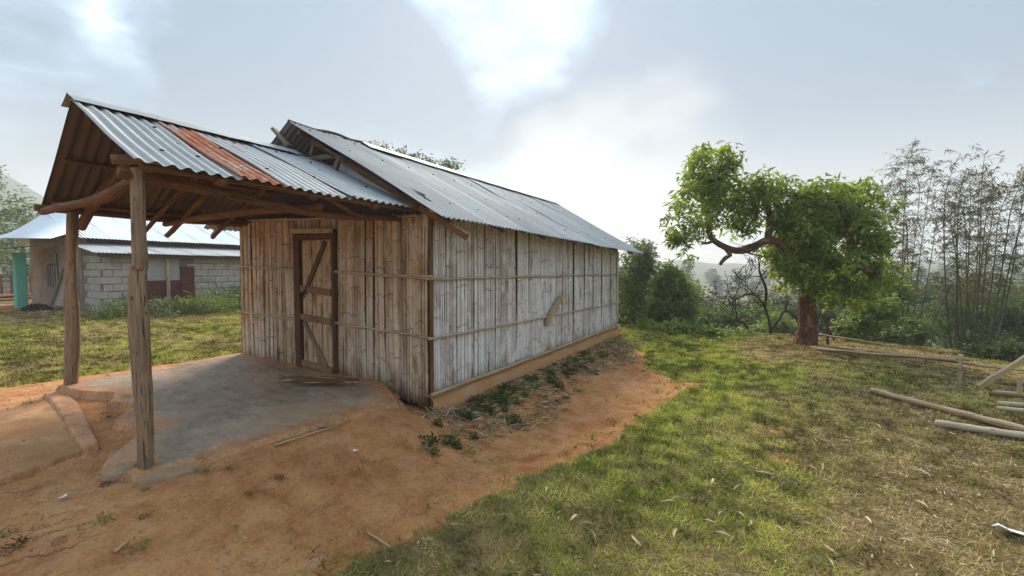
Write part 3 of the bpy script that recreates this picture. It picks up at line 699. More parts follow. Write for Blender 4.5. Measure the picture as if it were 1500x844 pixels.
for i in range(nS):
    x = x0r+i*stp; f = (x-x0r)/(x1r-x0r); ze = 2.0-.13*(f); zl = 2.08-.1*f
    mm = 'zinc_pale' if i not in (3, 6) else 'zinc'
    roof_sheet(mr, (x-.03, -.42+random.uniform(-.015, .015), ze), (x-.03, 1.90, 3.255+random.uniform(-.004, .004)), stp+.06, (1, 0, 0), M[mm], lift=.012)
    roof_sheet(mr, (x-.03, 4.0, zl), (x-.03, 1.93, 3.262), stp+.06, (1, 0, 0), M['zinc'] if i else M['zinc_stain'], lift=.012)
def rz_main(x, y): # height of the right main slope
    f = (x-x0r)/(x1r-x0r); ze = 2.0-.13*f; return ze+(3.255-ze)*(y+.42)/2.32
def rz_porch(y): return 2.13+(y-.1)*.435 if y < 1.8 else 2.87-(y-1.8)*.435
# ridge cap of the main roof, from the second sheet on
def cap_pts(x0, x1, y, zr, hw, drop, parent, m):
    def fn(i, j):
        t = (j-.5)*2; return (x0+(x1-x0)*i, y+t*hw, zr-abs(t)*drop+.012*(1-abs(t))+random.uniform(-.004, .004))
    return MB().grid(24, 6, fn).build('ridge_cap', m, parent, True)
cap_pts(.75, 7.12, 1.86, 3.268, .16, .085, mr, M['zinc_pale'])
MB().tube(rail_pts((-.30, 1.92, 3.275), (1.3, 1.90, 3.285), 9, .012), [.018]*10, 7, .2).build('ridge_pole', M['log'], mr, True)
# timbers of the main roof
MB().beam((-.13, 1.72, 3.045), (-.13, -.58, 1.815), .065, .03, (0, 0, 1), .006).build('barge_board', M['log'], mr)  # darker wood puts the shade of the roof edge into the colour
MB().beam((-.20, 2.10, 3.06), (-.20, 3.95, 1.98), .08, .035, (0, 0, 1), .004).build('barge_board', M['board'], mr)
MB().beam((-.33, 2.17, 3.21), (-.28, 1.93, 2.98), .085, .04, (-1, 0, .3), .004).build('gable_strut', M['board'], mr)
MB().beam((-.10, 1.30, 2.83), (-.10, 2.45, 2.88), .06, .05, (0, 0, 1), .005).build('collar_beam', M['board'], mr)
MB().beam((-.08, 1.80, 2.90), (-.08, 1.72, 3.13), .05, .05, (0, 1, 0), .004).build('king_post', M['board'], mr)
MB().beam((-.13, 1.30, 2.66), (-.13, 1.22, 2.80), .06, .04, (0, 1, 0), .004).build('gable_strut', M['board'], mr)
for x in (.9, 2.0, 3.1, 4.2, 5.3, 6.4):
    MB().tube(bend((x, -.36, rz_main(x, -.36)-.06), (x, .12, rz_main(x, .12)-.07), 4, .01), .026, 7, .12).build('rafter', M['log'], mr, True)
MB().tube(rail_pts((-.2, -.20, rz_main(0, -.2)-.032), (7.0, -.20, rz_main(7, -.2)-.032), 16, .004), .02, 7, .1).build('purlin', M['rail'], mr, True)
MB().tube(rail_pts((-.22, .035, rz_main(0, .03)-.10), (6.9, .035, rz_main(6.9, .03)-.10), 16, .006), .03, 7, .1).build('wall_plate', M['log'], mr, True)
MB().tube(bend((-.22, 3.75, 2.12), (-.22, 3.35, 2.2), 4, .01), .03, 7, .1).build('rafter', M['log'], mr, True)
# gable boards between the porch roof and the main roof
gb = MB().poly([(.02, -.25, 1.98), (.02, 1.8, 2.86), (.02, 1.8, 3.12), (.02, -.25, 2.02)], (.01, 0, 0)).build('gable_panel', M['dark'], hut)
for (y0, y1, o0, wd, xx, mm) in [(1.45, -.12, .055, .085, -.03, 'zinc_lean'), (1.15, -.1, .11, .06, -.015, 'zinc_lean'), (1.35, .62, .165, .075, -.05, 'board'), (1.02, .05, .185, .07, -.03, 'board'), (.62, .34, .16, .085, -.055, 'board'), (.30, -.05, .14, .075, -.05, 'board')]:
    MB().beam((xx, y0, rz_porch(y0)+o0), (xx, y1, rz_porch(y1)+o0*.75), wd, .018, (0, 0, 1), .004).build('gable_board', M[mm], gb)

# porch
pr = MB().tube(rail_pts((-2.16, 1.8, 2.79), (-.05, 1.8, 2.81), 6, .008), .032, 8, .12).build('porch_roof', M['log'], hut, True)
def fx(y): return -2.45+ .118*(y-.1)   # the front edge runs askew
cuts = [(0, .62, 'zinc', None), (.60, .36, 'zinc_rust', 'rust-orange corrugated sheet'), (.94, .62, 'zinc_stain', 'grey corrugated sheet streaked with rust'), (1.52, .88, 'zinc_pale', None)]
for i, (a, wd, mm, lb) in enumerate(cuts):
    xl = fx(.1)+a; xh = fx(1.8)+a*.9
    roof_sheet(pr, (xl, .08+random.uniform(-.012, .012), 2.128+.004*(i % 2)), (xh, 1.83, 2.875+.005*(i % 2)), wd, (1, 0, 0), M[mm], label=lb, pitch=.086, amp=.011, lift=.014)
for i, (a, wd) in enumerate([(0, .72), (.68, .72), (1.36, .75)]):
    roof_sheet(pr, (fx(3.5)+a*.95, 3.56, 2.118), (fx(1.8)+a, 1.77, 2.865), wd, (1, 0, 0), M['zinc_under'], pitch=.086, amp=.011, lift=.014)
cap_pts(-2.27, -.30, 1.80, 2.905, .15, .068, pr, M['zinc_pale'])
nl = MB()
for (x, y) in [(-2.18, .42), (-1.95, .45), (-1.42, .5), (-1.55, .95), (-.95, .55), (-.6, .95), (-1.9, 1.25), (-1.2, 1.4), (-.75, 1.45), (-.3, .6), (-.45, 1.3), (-2.1, 1.68), (-1.7, 1.70), (-1.4, 1.7), (-1.1, 1.7), (-.8, 1.7), (-.5, 1.7)]:
    c = (x+.0, y, rz_porch(y)+(.022 if y < 1.6 else .018)); nl.tube([c, (c[0], c[1], c[2]+.008)], .013, 6)
tag(nl.build('roofing_nails', M['nail'], pr), None, None, None, 'stuff')
nl = MB()
for row in (.0, .55, 1.2, 1.72):
    for k in range(14):
        x = -.1+k*.52+random.uniform(-.1, .1); y = row+random.uniform(-.02, .02)
        if x < 7: c = (x, y, rz_main(x, y)+.011); nl.tube([c, (c[0], c[1], c[2]+.008)], .012, 6)
tag(nl.build('roofing_nails', M['nail'], mr), None, None, None, 'stuff')
# posts
pp = [(-2.33, .41, .12), (-2.335, .405, .6), (-2.345, .395, 1.1), (-2.34, .385, 1.5), (-2.335, .38, 1.52), (-2.335, .375, 1.9), (-2.33, .37, 2.14)]
tag(MB().tube(pp, [.047, .044, .046, .041, .041, .037, .036], 18, .20).build('porch_post', M['post'], hut, True), 'grey split log post standing by a flat stone')
pp = [(-1.90, 3.44, .12), (-1.895, 3.415, .45), (-1.885, 3.385, .75), (-1.885, 3.355, 1.0), (-1.89, 3.32, 1.3), (-1.89, 3.275, 1.7), (-1.89, 3.23, 2.1)]
tag(MB().tube(pp, [.056, .060, .057, .052, .050, .048, .047], 18, .20).build('porch_post', M['post'], hut, True), 'crooked brown log post with a bulge low down')
# plates, ties, rafters and purlins
MB().tube([(-2.42, .40, 2.10), (-2.0, .38, 2.07), (-1.5, .40, 2.03), (-.9, .42, 2.0), (-.3, .42, 2.04), (.0, .42, 2.05)], [.036, .042, .038, .034, .03, .03], 9, .14).build('wall_plate', M['log'], hut, True)
MB().tube([(-2.12, 3.42, 2.14), (-1.5, 3.40, 2.125), (-.8, 3.4, 2.12), (.0, 3.42, 2.15)], [.036, .034, .032, .03], 9, .12).build('wall_plate', M['log'], hut, True)
MB().tube([(-2.06, 3.45, 2.10), (-2.09, 2.9, 2.095), (-2.10, 2.44, 2.085), (-2.10, 1.95, 2.09), (-2.10, 1.5, 2.115), (-2.12, 1.05, 2.17), (-2.2, .45, 2.17)], [.034, .038, .042, .046, .046, .042, .036], 11, .14).build('tie_beam', M['log'], hut, True)
MB().tube([(-1.1, .25, 2.04), (-1.05, 1.8, 2.08), (-1.0, 3.4, 2.06)], [.032, .036, .032], 9, .12).build('tie_beam', M['log'], hut, True)
for (x, r, ov) in [(-1.72, .046, 3.62), (-1.12, .026, 3.66), (-.86, .032, 3.72), (-.32, .026, 3.7)]:
    MB().tube(bend((x, ov, rz_porch(ov)-.075-.02), (x+.02, 1.78, 2.80), 5, .012), r, 9, .12).build('rafter', M['log'], pr, True)
for (x, r) in [(-1.95, .035), (-1.25, .035), (-.6, .035)]:
    MB().tube(bend((x, .12, rz_porch(.12)-.05), (x, 1.8, 2.81), 5, .01), r, 9, .12).build('rafter', M['log'], pr, True)
for y in (.16, 1.0, 2.55, 3.30):
    MB().tube(rail_pts((fx(y)+.05, y, rz_porch(y)-.036), (-.03, y, rz_porch(y)-.036), 7, .006), .023, 8, .15).build('purlin', M['log'], pr, True)
MB().tube(bend((-2.2, 1.2, 2.33), (-1.5, .95, 2.40), 4, .02), .035, 8, .1).build('brace', M['post'], pr, True)
MB().tube(bend((-.62, .36, 2.02), (-1.15, .16, 2.12), 4, .02), .022, 8, .1).build('brace', M['log'], pr, True)

# ------------------------------------------------------------------ the neighbour's block house
HZ = .28
house = empty('block_house', (4, 16, HZ), 'grey concrete block house with pale metal hip roof across the grassy yard', 'house')
bw = MB().poly([(1.19, 12.64, HZ-.2), (9.6, 12.64, HZ-.2), (9.6, 12.64, 1.95), (1.19, 12.64, 1.95)], (0, .12, 0)).build('front_wall', M['mortar'], house)
ww = MB().poly([(1.19, 12.77, HZ-.2), (1.19, 14.2, HZ-.2), (1.19, 14.2, 2.25), (1.19, 12.77, 1.95)], (.12, 0, 0)).build('side_wall', M['mortar'], house)
MB().poly([(1.17, 14.21, HZ-.2), (1.17, 19.0, HZ-.2), (1.17, 19.0, 2.55), (1.17, 14.21, 2.45)], (.12, 0, 0)).build('gable_end_wall', M['plaster'], house)
MB().poly([(1.30, 14.25, 1.9), (9.6, 14.25, 1.9), (9.6, 14.25, 2.5), (1.30, 14.25, 2.5)], (0, .12, 0)).build('upper_wall', M['frame'], house)
MB().poly([(1.30, 19.0, HZ-.2), (9.6, 19.0, HZ-.2), (9.6, 19.0, 2.5), (1.30, 19.0, 2.5)], (0, -.12, 0)).build('rear_wall', M['plaster'], house)
MB().poly([(9.61, 12.64, HZ-.2), (9.61, 19.0, HZ-.2), (9.61, 19.0, 2.5), (9.61, 14.2, 2.5), (9.61, 12.64, 1.9)], (.12, 0, 0)).build('end_wall', M['plaster'], house)
def block_mesh(L, k):
    mb = MB(); h = .182; b = .008
    x0, x1 = -L/2, L/2; pr_ = [(x0, 0), (x1, 0), (x1, h), (x0, h)]; pi = [(x0+b, b), (x1-b, b), (x1-b, h-b), (x0+b, h-b)]
    for (x, z_) in pr_: mb.v.append(Vector((x, .0, z_)))
    for (x, z_) in pr_: mb.v.append(Vector((x, -.022, z_)))
    for (x, z_) in pi: mb.v.append(Vector((x+random.uniform(-.004, .004), -.030, z_+random.uniform(-.004, .004))))
    for i in range(4):
        j = (i+1) % 4; mb.f += [(i, j, 4+j, 4+i), (4+i, 4+j, 8+j, 8+i)]
    mb.f.append((8, 9, 10, 11)); mb.u = [(v.x+k, v.y, v.z) for v in mb.v]; mb.a = [0]*len(mb.v)
    return mb.mesh('concrete_block', M['block'])
BLK = [block_mesh(.385, k) for k in range(4)]; HB = [block_mesh(.185, k) for k in range(2)]
for cse in range(8):
    z_ = HZ+.02+cse*.2; x = 1.17 + (.2 if cse % 2 else 0)
    if cse % 2: o = link('concrete_block', HB[0], bw); o.location = Vector((1.27, 12.645, z_)) - world_of(bw)
    while x+.4 < 9.5:
        cx = x+.2
        if not (2.02 < cx < 3.35 and z_ > .4):
            o = link('concrete_block', random.choice(BLK), bw); o.location = Vector((cx, 12.645+random.uniform(-.006, .006), z_+random.uniform(-.006, .006))) - world_of(bw); o.rotation_euler.y = random.uniform(-.012, .012)
        x += .4
    y = 12.64 + (.2 if cse % 2 else 0)
    while y+.4 < 14.21:
        if z_+.1 < 1.95+(y-12.6)*.18:
            o = link('concrete_block', random.choice(BLK), ww); o.rotation_euler.z = -math.pi/2; o.location = Vector((1.195, y+.2, z_+random.uniform(-.006, .006))) - world_of(ww)
        y += .4
MB().poly([(2.05, 12.60, 1.18), (2.97, 12.60, 1.18), (2.97, 12.60, 1.86), (2.05, 12.60, 1.86)], (0, .05, 0)).build('plaster_panel', M['rough'], house)
MB().poly([(2.05, 12.59, HZ), (2.97, 12.59, HZ), (2.97, 12.59, 1.17), (2.05, 12.59, 1.17)], (0, .05, 0)).build('door_panel', M['red'], house)
sh = MB().poly([(2.98, 12.55, .55), (3.33, 12.52, .55), (3.33, 12.52, 1.60), (2.98, 12.55, 1.60)], (0, .045, 0)).build('shutter', M['red'], house)
for zz in (.75, 1.1, 1.45): MB().beam((3.0, 12.535, zz), (3.31, 12.51, zz), .06, .025, (0, 0, 1), 0).build('batten', M['red'], sh)
MB().beam((2.62, 12.50, HZ), (2.62, 12.50, 1.9), .085, .07, (0, 1, 0), .003).build('prop_post', M['door'], house)
# window in the end wall
wn = MB().poly([(1.165, 16.2, .95), (1.165, 17.1, .95), (1.165, 17.1, 2.0), (1.165, 16.2, 2.0)], (-.02, 0, 0)).build('window', M['frame'], house)
for y in (16.2, 16.42, 16.65, 16.88, 17.1): MB().beam((1.13, y, .95), (1.13, y, 1.65), .035, .03, (0, 1, 0), 0).build('bar', M['rough'], wn)
MB().poly([(1.14, 16.2, 1.68), (1.14, 17.1, 1.68), (1.14, 17.1, 2.0), (1.14, 16.2, 2.0)], (-.02, 0, 0)).build('panel', M['plaster'], wn)
# roofs
lr = MB().beam((1.0, 12.35, 1.88), (9.7, 12.35, 1.86), .09, .05, (0, 0, 1), .003).build('lean_to_roof', M['frame'], house)
for i in range(11):
    roof_sheet(lr, (.86+i*.80, 12.22, 1.945), (.86+i*.80, 14.2, 2.27), .83, (1, 0, 0), M['zinc_lean'], pitch=.09, amp=.01, lift=.01)
hr = MB().beam((1.8, 16.6, 3.30), (8.6, 16.6, 3.30), .08, .06, (0, 0, 1), .003).build('hip_roof', M['frame'], house)
for i in range(11):
    x = .95+i*.80; top = 16.6
    roof_sheet(hr, (x, 13.82, 2.40), (x, top, 3.38), .83, (1, 0, 0), M['zinc_white'], pitch=.09, amp=.01, lift=.01)
    roof_sheet(hr, (x, 19.4, 2.40), (x, top, 3.38), .83, (1, 0, 0), M['zinc_white'], pitch=.09, amp=.01, lift=.01)
# veranda sheets along the end wall, rising to the hip
def hipf(i, j):
    y = 12.9+(19.6-12.9)*i; yt = 14.0+(18.9-14.0)*i; p0 = np.array([.25, y, 2.30+.26*i]); p1 = np.array([1.25, yt, 2.62+.9*math.exp(-((yt-16.6)/1.6)**2)])
    return p0+(p1-p0)*j + np.array([0, 0, .008*math.sin(i*80*6.28)])
MB().grid(500, 4, hipf).build('veranda_sheet', M['zinc_white'], hr, True)
MB().poly([(1.22, 15.5, 2.95), (1.22, 16.6, 3.40), (1.22, 17.6, 2.95)], (.06, 0, 0)).build('gable_vent', M['board'], hr)
pi_ = MB().beam((.45, 16.72, HZ+.05), (.45, 16.72, 2.0), .30, .24, (0, 1, 0), 0, .06).build('veranda_pillar', M['turq'], house); tag(pi_, 'turquoise painted veranda pillar')
MB().grid(40, 3, lambda i, j: (-.55+1.5*j, 16.2+2.6*i, 2.03+.22*j+.012*math.sin(i*120))).build('awning_sheet', M['thatch'], house, True)
MB().beam((-.4, 16.25, 1.98), (-.4, 18.7, 2.0), .06, .06, (0, 0, 1)).build('awning_beam', M['log'], house)

# things lying round the neighbour's house
def lay(px, py): return gnd(px, py)
b0 = gnd(80, 462)
lf = empty('leaning_rack', b0, 'old wooden rack leaning on the wall of the block house', 'rack')
q = Vector(at(72, 456, 12.6)); ex = Vector((.30, -.55, 0)).normalized(); upv = Vector((.35, .30, 1.0)).normalized()
q.z = Hs(q.x, q.y)
for k in (0, .42): MB().beam(q+ex*k, q+ex*k+upv*1.35, .07, .05, (0, 1, 0)).build('upright', M['board'], lf)
for k in (.12, 1.15): MB().beam(q+upv*k-ex*.04, q+upv*k+ex*.46, .05, .04, (0, 0, 1)).build('rung', M['board'], lf)
MB().poly([q+upv*.16+Vector((.03, .03, 0)), q+ex*.42+upv*.16+Vector((.03, .03, 0)), q+ex*.42+upv*1.15+Vector((.03, .03, 0)), q+upv*1.15+Vector((.03, .03, 0))], (.02, .02, 0)).build('panel', M['plaster'], lf)
hp = gnd(52, 456); mb = MB()
mb.grid(26, 12, lambda i, j: (hp[0]+math.cos(i*6.283)*.36*math.cos(j*1.57)*(1+.25*math.sin(i*23)), hp[1]+math.sin(i*6.283)*.4*math.cos(j*1.57)*(1+.25*math.sin(i*31)), hp[2]-.08+.22*math.sin(j*1.57)*(1+.3*math.sin(i*19+j*5))+random.uniform(-.05, .05)))
tag(mb.build('rubbish_heap', M['rubbish']), 'heap of black charred scraps at the foot of the turquoise pillar', 'heap')
fn = empty('wooden_fence', at(20, 440, 19), 'low brown plank fence behind the turquoise pillar', 'fence')
fa_, fb_ = at(-60, 440, 18.5), at(60, 440, 20.5); fz = .45
for k in range(2): MB().beam((fa_[0], fa_[1], fz+.55+.22*k), (fb_[0], fb_[1], fz+.55+.22*k), .09, .04).build('rail', M['board'], fn)
for k in range(9):
    t = k/8; p = fa_+(fb_-fa_)*t; MB().beam((p[0], p[1], fz-.15), (p[0], p[1], fz+.85), .10, .06, (0, 1, 0)).build('post', M['log'], fn)
for k in range(8):
    t = k/8; p = fa_+(fb_-fa_)*(t+.006); p2 = fa_+(fb_-fa_)*(t+.118); MB().beam((p[0], p[1], fz+.25), (p2[0], p2[1], fz+.25), .55, .02).build('panel', M['door'], fn)
for k, (px, py, dx) in enumerate([(5, 447, 1), (10, 440, .9), (0, 434, 1.1), (15, 430, 1)]):
    p = at(px, py, 16.5+.3*k); z_ = Hs(p[0], p[1])+.06+.1*(k % 2)
    tag(MB().tube(bend((p[0]-1.3, p[1]-.9*dx, z_), (p[0]+.9, p[1]+.6, z_+.02), 6, .01), .06, 8, .1).build('log', M['log'], None, True), 'peeled log lying in the dirt beside the turquoise pillar', 'log', 'logs stacked by the block house')

# ------------------------------------------------------------------ trees and shrubs
def limb(name, pts, rad_, m, parent): return MB().tube(pts, rad_, 9, .14).build(name, m, parent, True)
TD = 9.6
tb = gnd(1180, 505); k_ = np.linalg.norm(tb-CAM)
def T(px, py, dd=0): return at(px, py, TDEP+dd)
TDEP = float((tb-CAM) @ np.array([_c, _s, 0]))
tree = empty('mango_tree', tb, 'leafy green tree with a hooked side limb and a scarred reddish trunk', 'tree')
trunk_pts = [T(1176, 520), T(1180, 500), T(1183, 480), T(1183, 455), T(1184, 425), T(1188, 390), T(1195, 350), T(1205, 320)]
kk = TDEP/650
limb('trunk', trunk_pts, [19*kk, 14.5*kk, 12*kk, 10.5*kk, 11.5*kk, 10*kk, 8*kk, 5*kk], M['barkred'], tree)
for pts, r0, r1 in [([(1186, 410, 0), (1172, 385, -.1), (1150, 362, -.15), (1125, 352, -.15), (1105, 360, -.1), (1082, 367, -.05), (1060, 361, 0), (1042, 348, 0), (1037, 325, 0), (1038, 290, .05), (1045, 255, .1)], 7.5, 2.5),
                    ([(1062, 362, 0), (1070, 372, -.02), (1060, 380, -.03), (1055, 388, -.03)], 4.5, 2.5),
                    ([(1125, 352, -.15), (1128, 320, 0), (1120, 290, .2), (1115, 270, .3)], 5, 2), ([(1046, 352, 0), (1038, 356, -.05), (1028, 357, -.05)], 2.5, 1.5),
                    ([(1195, 350, 0), (1225, 320, .2), (1260, 300, .4), (1280, 290, .5)], 8, 3), ([(1192, 385, 0), (1225, 385, -.3), (1260, 395, -.4), (1290, 400, -.4)], 7, 2),
                    ([(1200, 335, 0), (1180, 300, -.3), (1165, 285, -.4)], 6, 2.5), ([(1188, 430, 0), (1215, 425, .2), (1245, 420, .3)], 5, 2), ([(1186, 420, 0), (1165, 400, .3), (1145, 395, .4)], 4, 2),
                    ([(1090, 366, -.05), (1100, 372, -.1), (1125, 376, -.15), (1150, 375, -.1)], 1.6, .8)]:
    P_ = [T(a, b, c) for a, b, c in pts]; n = len(P_)
    limb('limb', P_, [(r0+(r1-r0)*i/(n-1))*kk for i in range(n)], M['barkred'] if r0 > 5 else M['bark'], tree)
def blob(px, py, rx, ry, n, dd=0, depth=None, rd=None):
    d_ = (depth or TDEP)+dd; c = at(px, py, d_); a = rx*d_/650
    return (c, a if rd is None else rd, a if rd is None else rd, ry*d_/650, n)
B_ = [blob(1020, 305, 40, 50, 130), blob(1040, 240, 34, 28, 90), blob(1062, 280, 28, 34, 50, .1), blob(1000, 340, 22, 20, 36), blob(1100, 290, 30, 26, 60, .1), blob(1126, 276, 26, 22, 60), blob(1088, 328, 24, 18, 30),
      blob(1172, 305, 30, 28, 80, -.2), blob(1205, 305, 50, 38, 190), blob(1250, 300, 42, 34, 150, .2), blob(1170, 350, 40, 38, 140, -.2), blob(1225, 355, 60, 42, 230, .0), blob(1268, 345, 28, 32, 80, .2),
      blob(1200, 400, 46, 34, 150, -.3), blob(1252, 405, 42, 28, 100, -.2), blob(1285, 400, 22, 22, 34, 0), blob(1150, 380, 24, 22, 40, -.2), blob(1235, 432, 34, 16, 36, -.1), blob(1145, 322, 20, 20, 26)]
crown('crown', M['leaf_tree'], blob_clusters([(b[0], b[1], b[2], b[3], int(b[4]*.95)) for b in B_], .58, 3, .30), 14, .17, .05, .42, .07, tree, .8)
tag(MB().tube([T(1213, 512), T(1212, 480, .05), T(1215, 462)], [.03, .026, .02], 7, .15).build('stump', M['bark']), 'short dead stick standing beside the scarred trunk', 'stick')

def bush(name, label, blobs, m, base, L=.09, W=.035, per=9, droop=.1, sp=.06, group=None, stems=4, hollow=.35, gap=.1, stem_m='bark', cat='bush'):
    bx_ = np.array([base[0], base[1], Hs(base[0], base[1])]); o = empty(name, bx_, label, cat, group)
    for i in range(stems):
        b = blobs[i % len(blobs)]; c = np.array(b[0])+RNG.normal(size=3)*np.array([b[1], b[2], b[3]])*.3
        limb('stem', bend(bx_+RNG.normal(size=3)*[.06, .06, 0]-[0, 0, .05], c, 5, .06), [.03-.004*k for k in range(6)], M[stem_m], o)
    crown('foliage', M[m], blob_clusters([(b[0], b[1], b[2], b[3], int(b[4]*2.6)) for b in blobs], hollow, 5, gap), per, L*1.15, W*1.45, droop, sp, o); return o
def base_px(px, depth): p = at(px, 480, depth); return (p[0], p[1])
bush('tall_shrub', 'tall dark green shrub rising behind the far corner of the bamboo hut', [blob(925, 420, 26, 55, 150, depth=12.2), blob(945, 385, 16, 30, 60, depth=12.4), blob(915, 470, 26, 22, 60, depth=12)], 'leaf_bush', base_px(925, 12.2), .10, .025, 10)
bush('tall_shrub', 'feathery shrub top showing above the far eave of the hut', [blob(930, 365, 14, 20, 26, depth=13.5), blob(950, 372, 12, 16, 20, depth=13.6)], 'leaf_far', base_px(940, 13.5), .10, .022, 8, stems=6)
bush('leafy_shrub', 'bright yellow-green shrub beside the dark shrub behind the hut', [blob(978, 415, 26, 30, 110, depth=13), blob(1000, 440, 24, 34, 100, depth=13), blob(965, 455, 30, 24, 90, depth=12.8)], 'leaf_lime', base_px(982, 12.8), .11, .04, 9)
bush('leafy_shrub', 'low yellow-green creeper spreading over the brow below the shrubs', [blob(935, 485, 30, 12, 60, depth=11.6), blob(985, 488, 34, 11, 70, depth=11.4), blob(1035, 492, 30, 11, 60, depth=11.2), blob(1080, 497, 24, 9, 40, depth=11.2)], 'leaf_lime', base_px(990, 11.4), .10, .06, 8, -.1, .08)
bush('leafy_shrub', 'pale hazy green shrub behind the bare branches', [blob(1060, 470, 44, 26, 130, depth=15), blob(1110, 465, 40, 26, 110, depth=15.5), blob(1020, 478, 30, 22, 70, depth=15)], 'leaf_bush', base_px(1070, 15), .11, .045, 9)
bush('leafy_shrub', 'green shrub between the bare branches and the scarred trunk', [blob(1140, 480, 24, 20, 60, depth=13), blob(1105, 490, 24, 14, 50, depth=12.4)], 'leaf_lime', base_px(1130, 12.6), .10, .04, 9)
bush('leafy_shrub', 'lime green sapling under the right side of the leafy tree', [blob(1280, 455, 34, 22, 70, depth=11.5), blob(1310, 430, 22, 22, 40, depth=11.8), blob(1255, 480, 26, 20, 50, depth=11.3)], 'leaf_lime', base_px(1275, 11.5), .11, .045, 9)
bush('leafy_shrub', 'dark green shrub under the left bamboo stems', [blob(1325, 485, 34, 24, 100, depth=13), blob(1300, 495, 30, 18, 60, depth=12.6)], 'leaf_bush', base_px(1315, 13), .11, .04, 9)
bush('leafy_shrub', 'dark green thicket filling the foot of the tall bamboo clump', [blob(1400, 470, 44, 36, 150, depth=15), blob(1455, 460, 40, 40, 150, depth=15), blob(1500, 480, 40, 30, 100, depth=14.5), blob(1425, 500, 40, 18, 70, depth=14)], 'leaf_bush', base_px(1430, 14.6), .12, .04, 9)
bush('leafy_shrub', 'grey-green shrub in the mist between the two bamboo clumps', [blob(1355, 455, 30, 40, 90, depth=19), blob(1385, 440, 26, 34, 60, depth=20), blob(1330, 470, 26, 26, 60, depth=18)], 'leaf_far', base_px(1355, 19), .14, .05, 9)
bush('leafy_shrub', 'low leafy weeds by the leaning beam at the rack', [blob(1490, 515, 30, 12, 40, depth=9.5), blob(1440, 518, 24, 9, 26, depth=10)], 'leaf_weed', base_px(1470, 9.7), .10, .05, 8, stems=3)
for (lab, px, dep, bl__) in [('dense hazy thicket on the slope below the hut corner', 960, 17, [(930, 430, 40, 44), (985, 445, 44, 40), (1040, 465, 44, 28)]), ('hazy green thicket behind the scarred trunk', 1190, 17, [(1130, 462, 44, 30), (1200, 465, 50, 30), (1260, 460, 44, 34)]),
                             ('hazy thicket on the slope beyond the tall bamboo', 1400, 20, [(1330, 455, 46, 38), (1400, 450, 54, 42), (1470, 450, 56, 44), (1530, 455, 40, 40)])]:
    bush('thicket', lab, [blob(a, b, c, d_, 90, depth=dep) for a, b, c, d_ in bl__], 'leaf_far', base_px(px, dep), .17, .07, 9, .1, .1, None, 5)
# bare, nearly leafless shrub in front of the valley
bs = empty('bare_shrub', gnd(1130, 500), 'bare crooked dark shrub with a few dead leaves', 'shrub'); D2 = 11.4
def S(px, py, dd=0): return at(px, py, D2+dd)
def twig(p, d, L, r, lev):
    p = np.array(p, float); pts = [p]; n = 5
    for i in range(n):
        d = d+RNG.normal(size=3)*.28; d /= np.linalg.norm(d); p = p+d*L/n; pts.append(p)
    limb('branch' if lev < 2 else 'twig', pts, [max(r*(1-.7*i/n), .0065) for i in range(n+1)], M['barkdark'], bs); ends.append(p)
    if lev < 3:
        for k in range(3 if lev else 3):
            q = pts[random.randint(2, n)]; dd = d+RNG.normal(size=3)*.75; dd[2] += .1; twig(q, dd/np.linalg.norm(dd), L*.62, r*.55, lev+1)
ends = []
for pts in [[(1125, 508), (1128, 480), (1120, 450), (1105, 432), (1085, 435), (1065, 448)], [(1120, 450), (1122, 425), (1115, 405), (1112, 395)], [(1108, 508), (1095, 480), (1080, 468)], [(1128, 485), (1140, 470), (1150, 455), (1165, 465)]]:
    P_ = [S(a, b, random.uniform(-.15, .15)) for a, b in pts]; n = len(P_); limb('stem', P_, [.038*(1-.12*i) for i in range(n)], M['barkdark'], bs)
    for q, q0 in zip(P_[2:], P_[1:]):
        d = np.array(q)-np.array(q0); d /= np.linalg.norm(d); twig(q, d+RNG.normal(size=3)*.4, .7, .018, 1); twig(q, d+RNG.normal(size=3)*.8, .55, .014, 1)
cn = np.array(ends); crown('dead_leaves', M['leaf_dead'], cn[RNG.random(len(cn)) < .8], 2, .07, .035, .5, .02, bs)
# bamboo clumps
def culm(parent, base, top, r, curve, leaf_pts):
    base = np.array(base); top = np.array(top); n = 14; pts = []; bd_ = RNG.normal(size=3)*[.35, .35, .25]
    for i in range(n+1):
        t = i/n; p = base+(top-base)*t; p = p+np.array(curve)*(t*t-t)*1.6; tip_ = max(0, t-.72)/.28; p = p+tip_**2*np.array([bd_[0], bd_[1], -abs(bd_[2])]); pts.append(p)
    MB().tube(pts, [max(.006, r*(1-.8*(i/n)**1.3)) for i in range(n+1)], 6, .03).build('culm', M['culm'], parent, True)
    Lc = np.linalg.norm(top-base)
    for i in range(int(Lc*10)):
        t = RNG.uniform(.22, 1.0)**.8; f = t*n; j = min(int(f), n-1); p = pts[j]+(pts[j+1]-pts[j])*(f-j)
        d = RNG.normal(size=3); d[2] = abs(d[2])*.5+.1; d /= np.linalg.norm(d); L = RNG.uniform(.15, .55)
        bl.tube([p, p+d*L*.6, p+d*L+np.array([0, 0, -.06])], [.004, .003, .002], 3, 0, False)
        m = RNG.integers(5, 12)
        for k in range(m): leaf_pts.append(p+d*L*RNG.uniform(.3, 1.05)+RNG.normal(size=3)*.03)
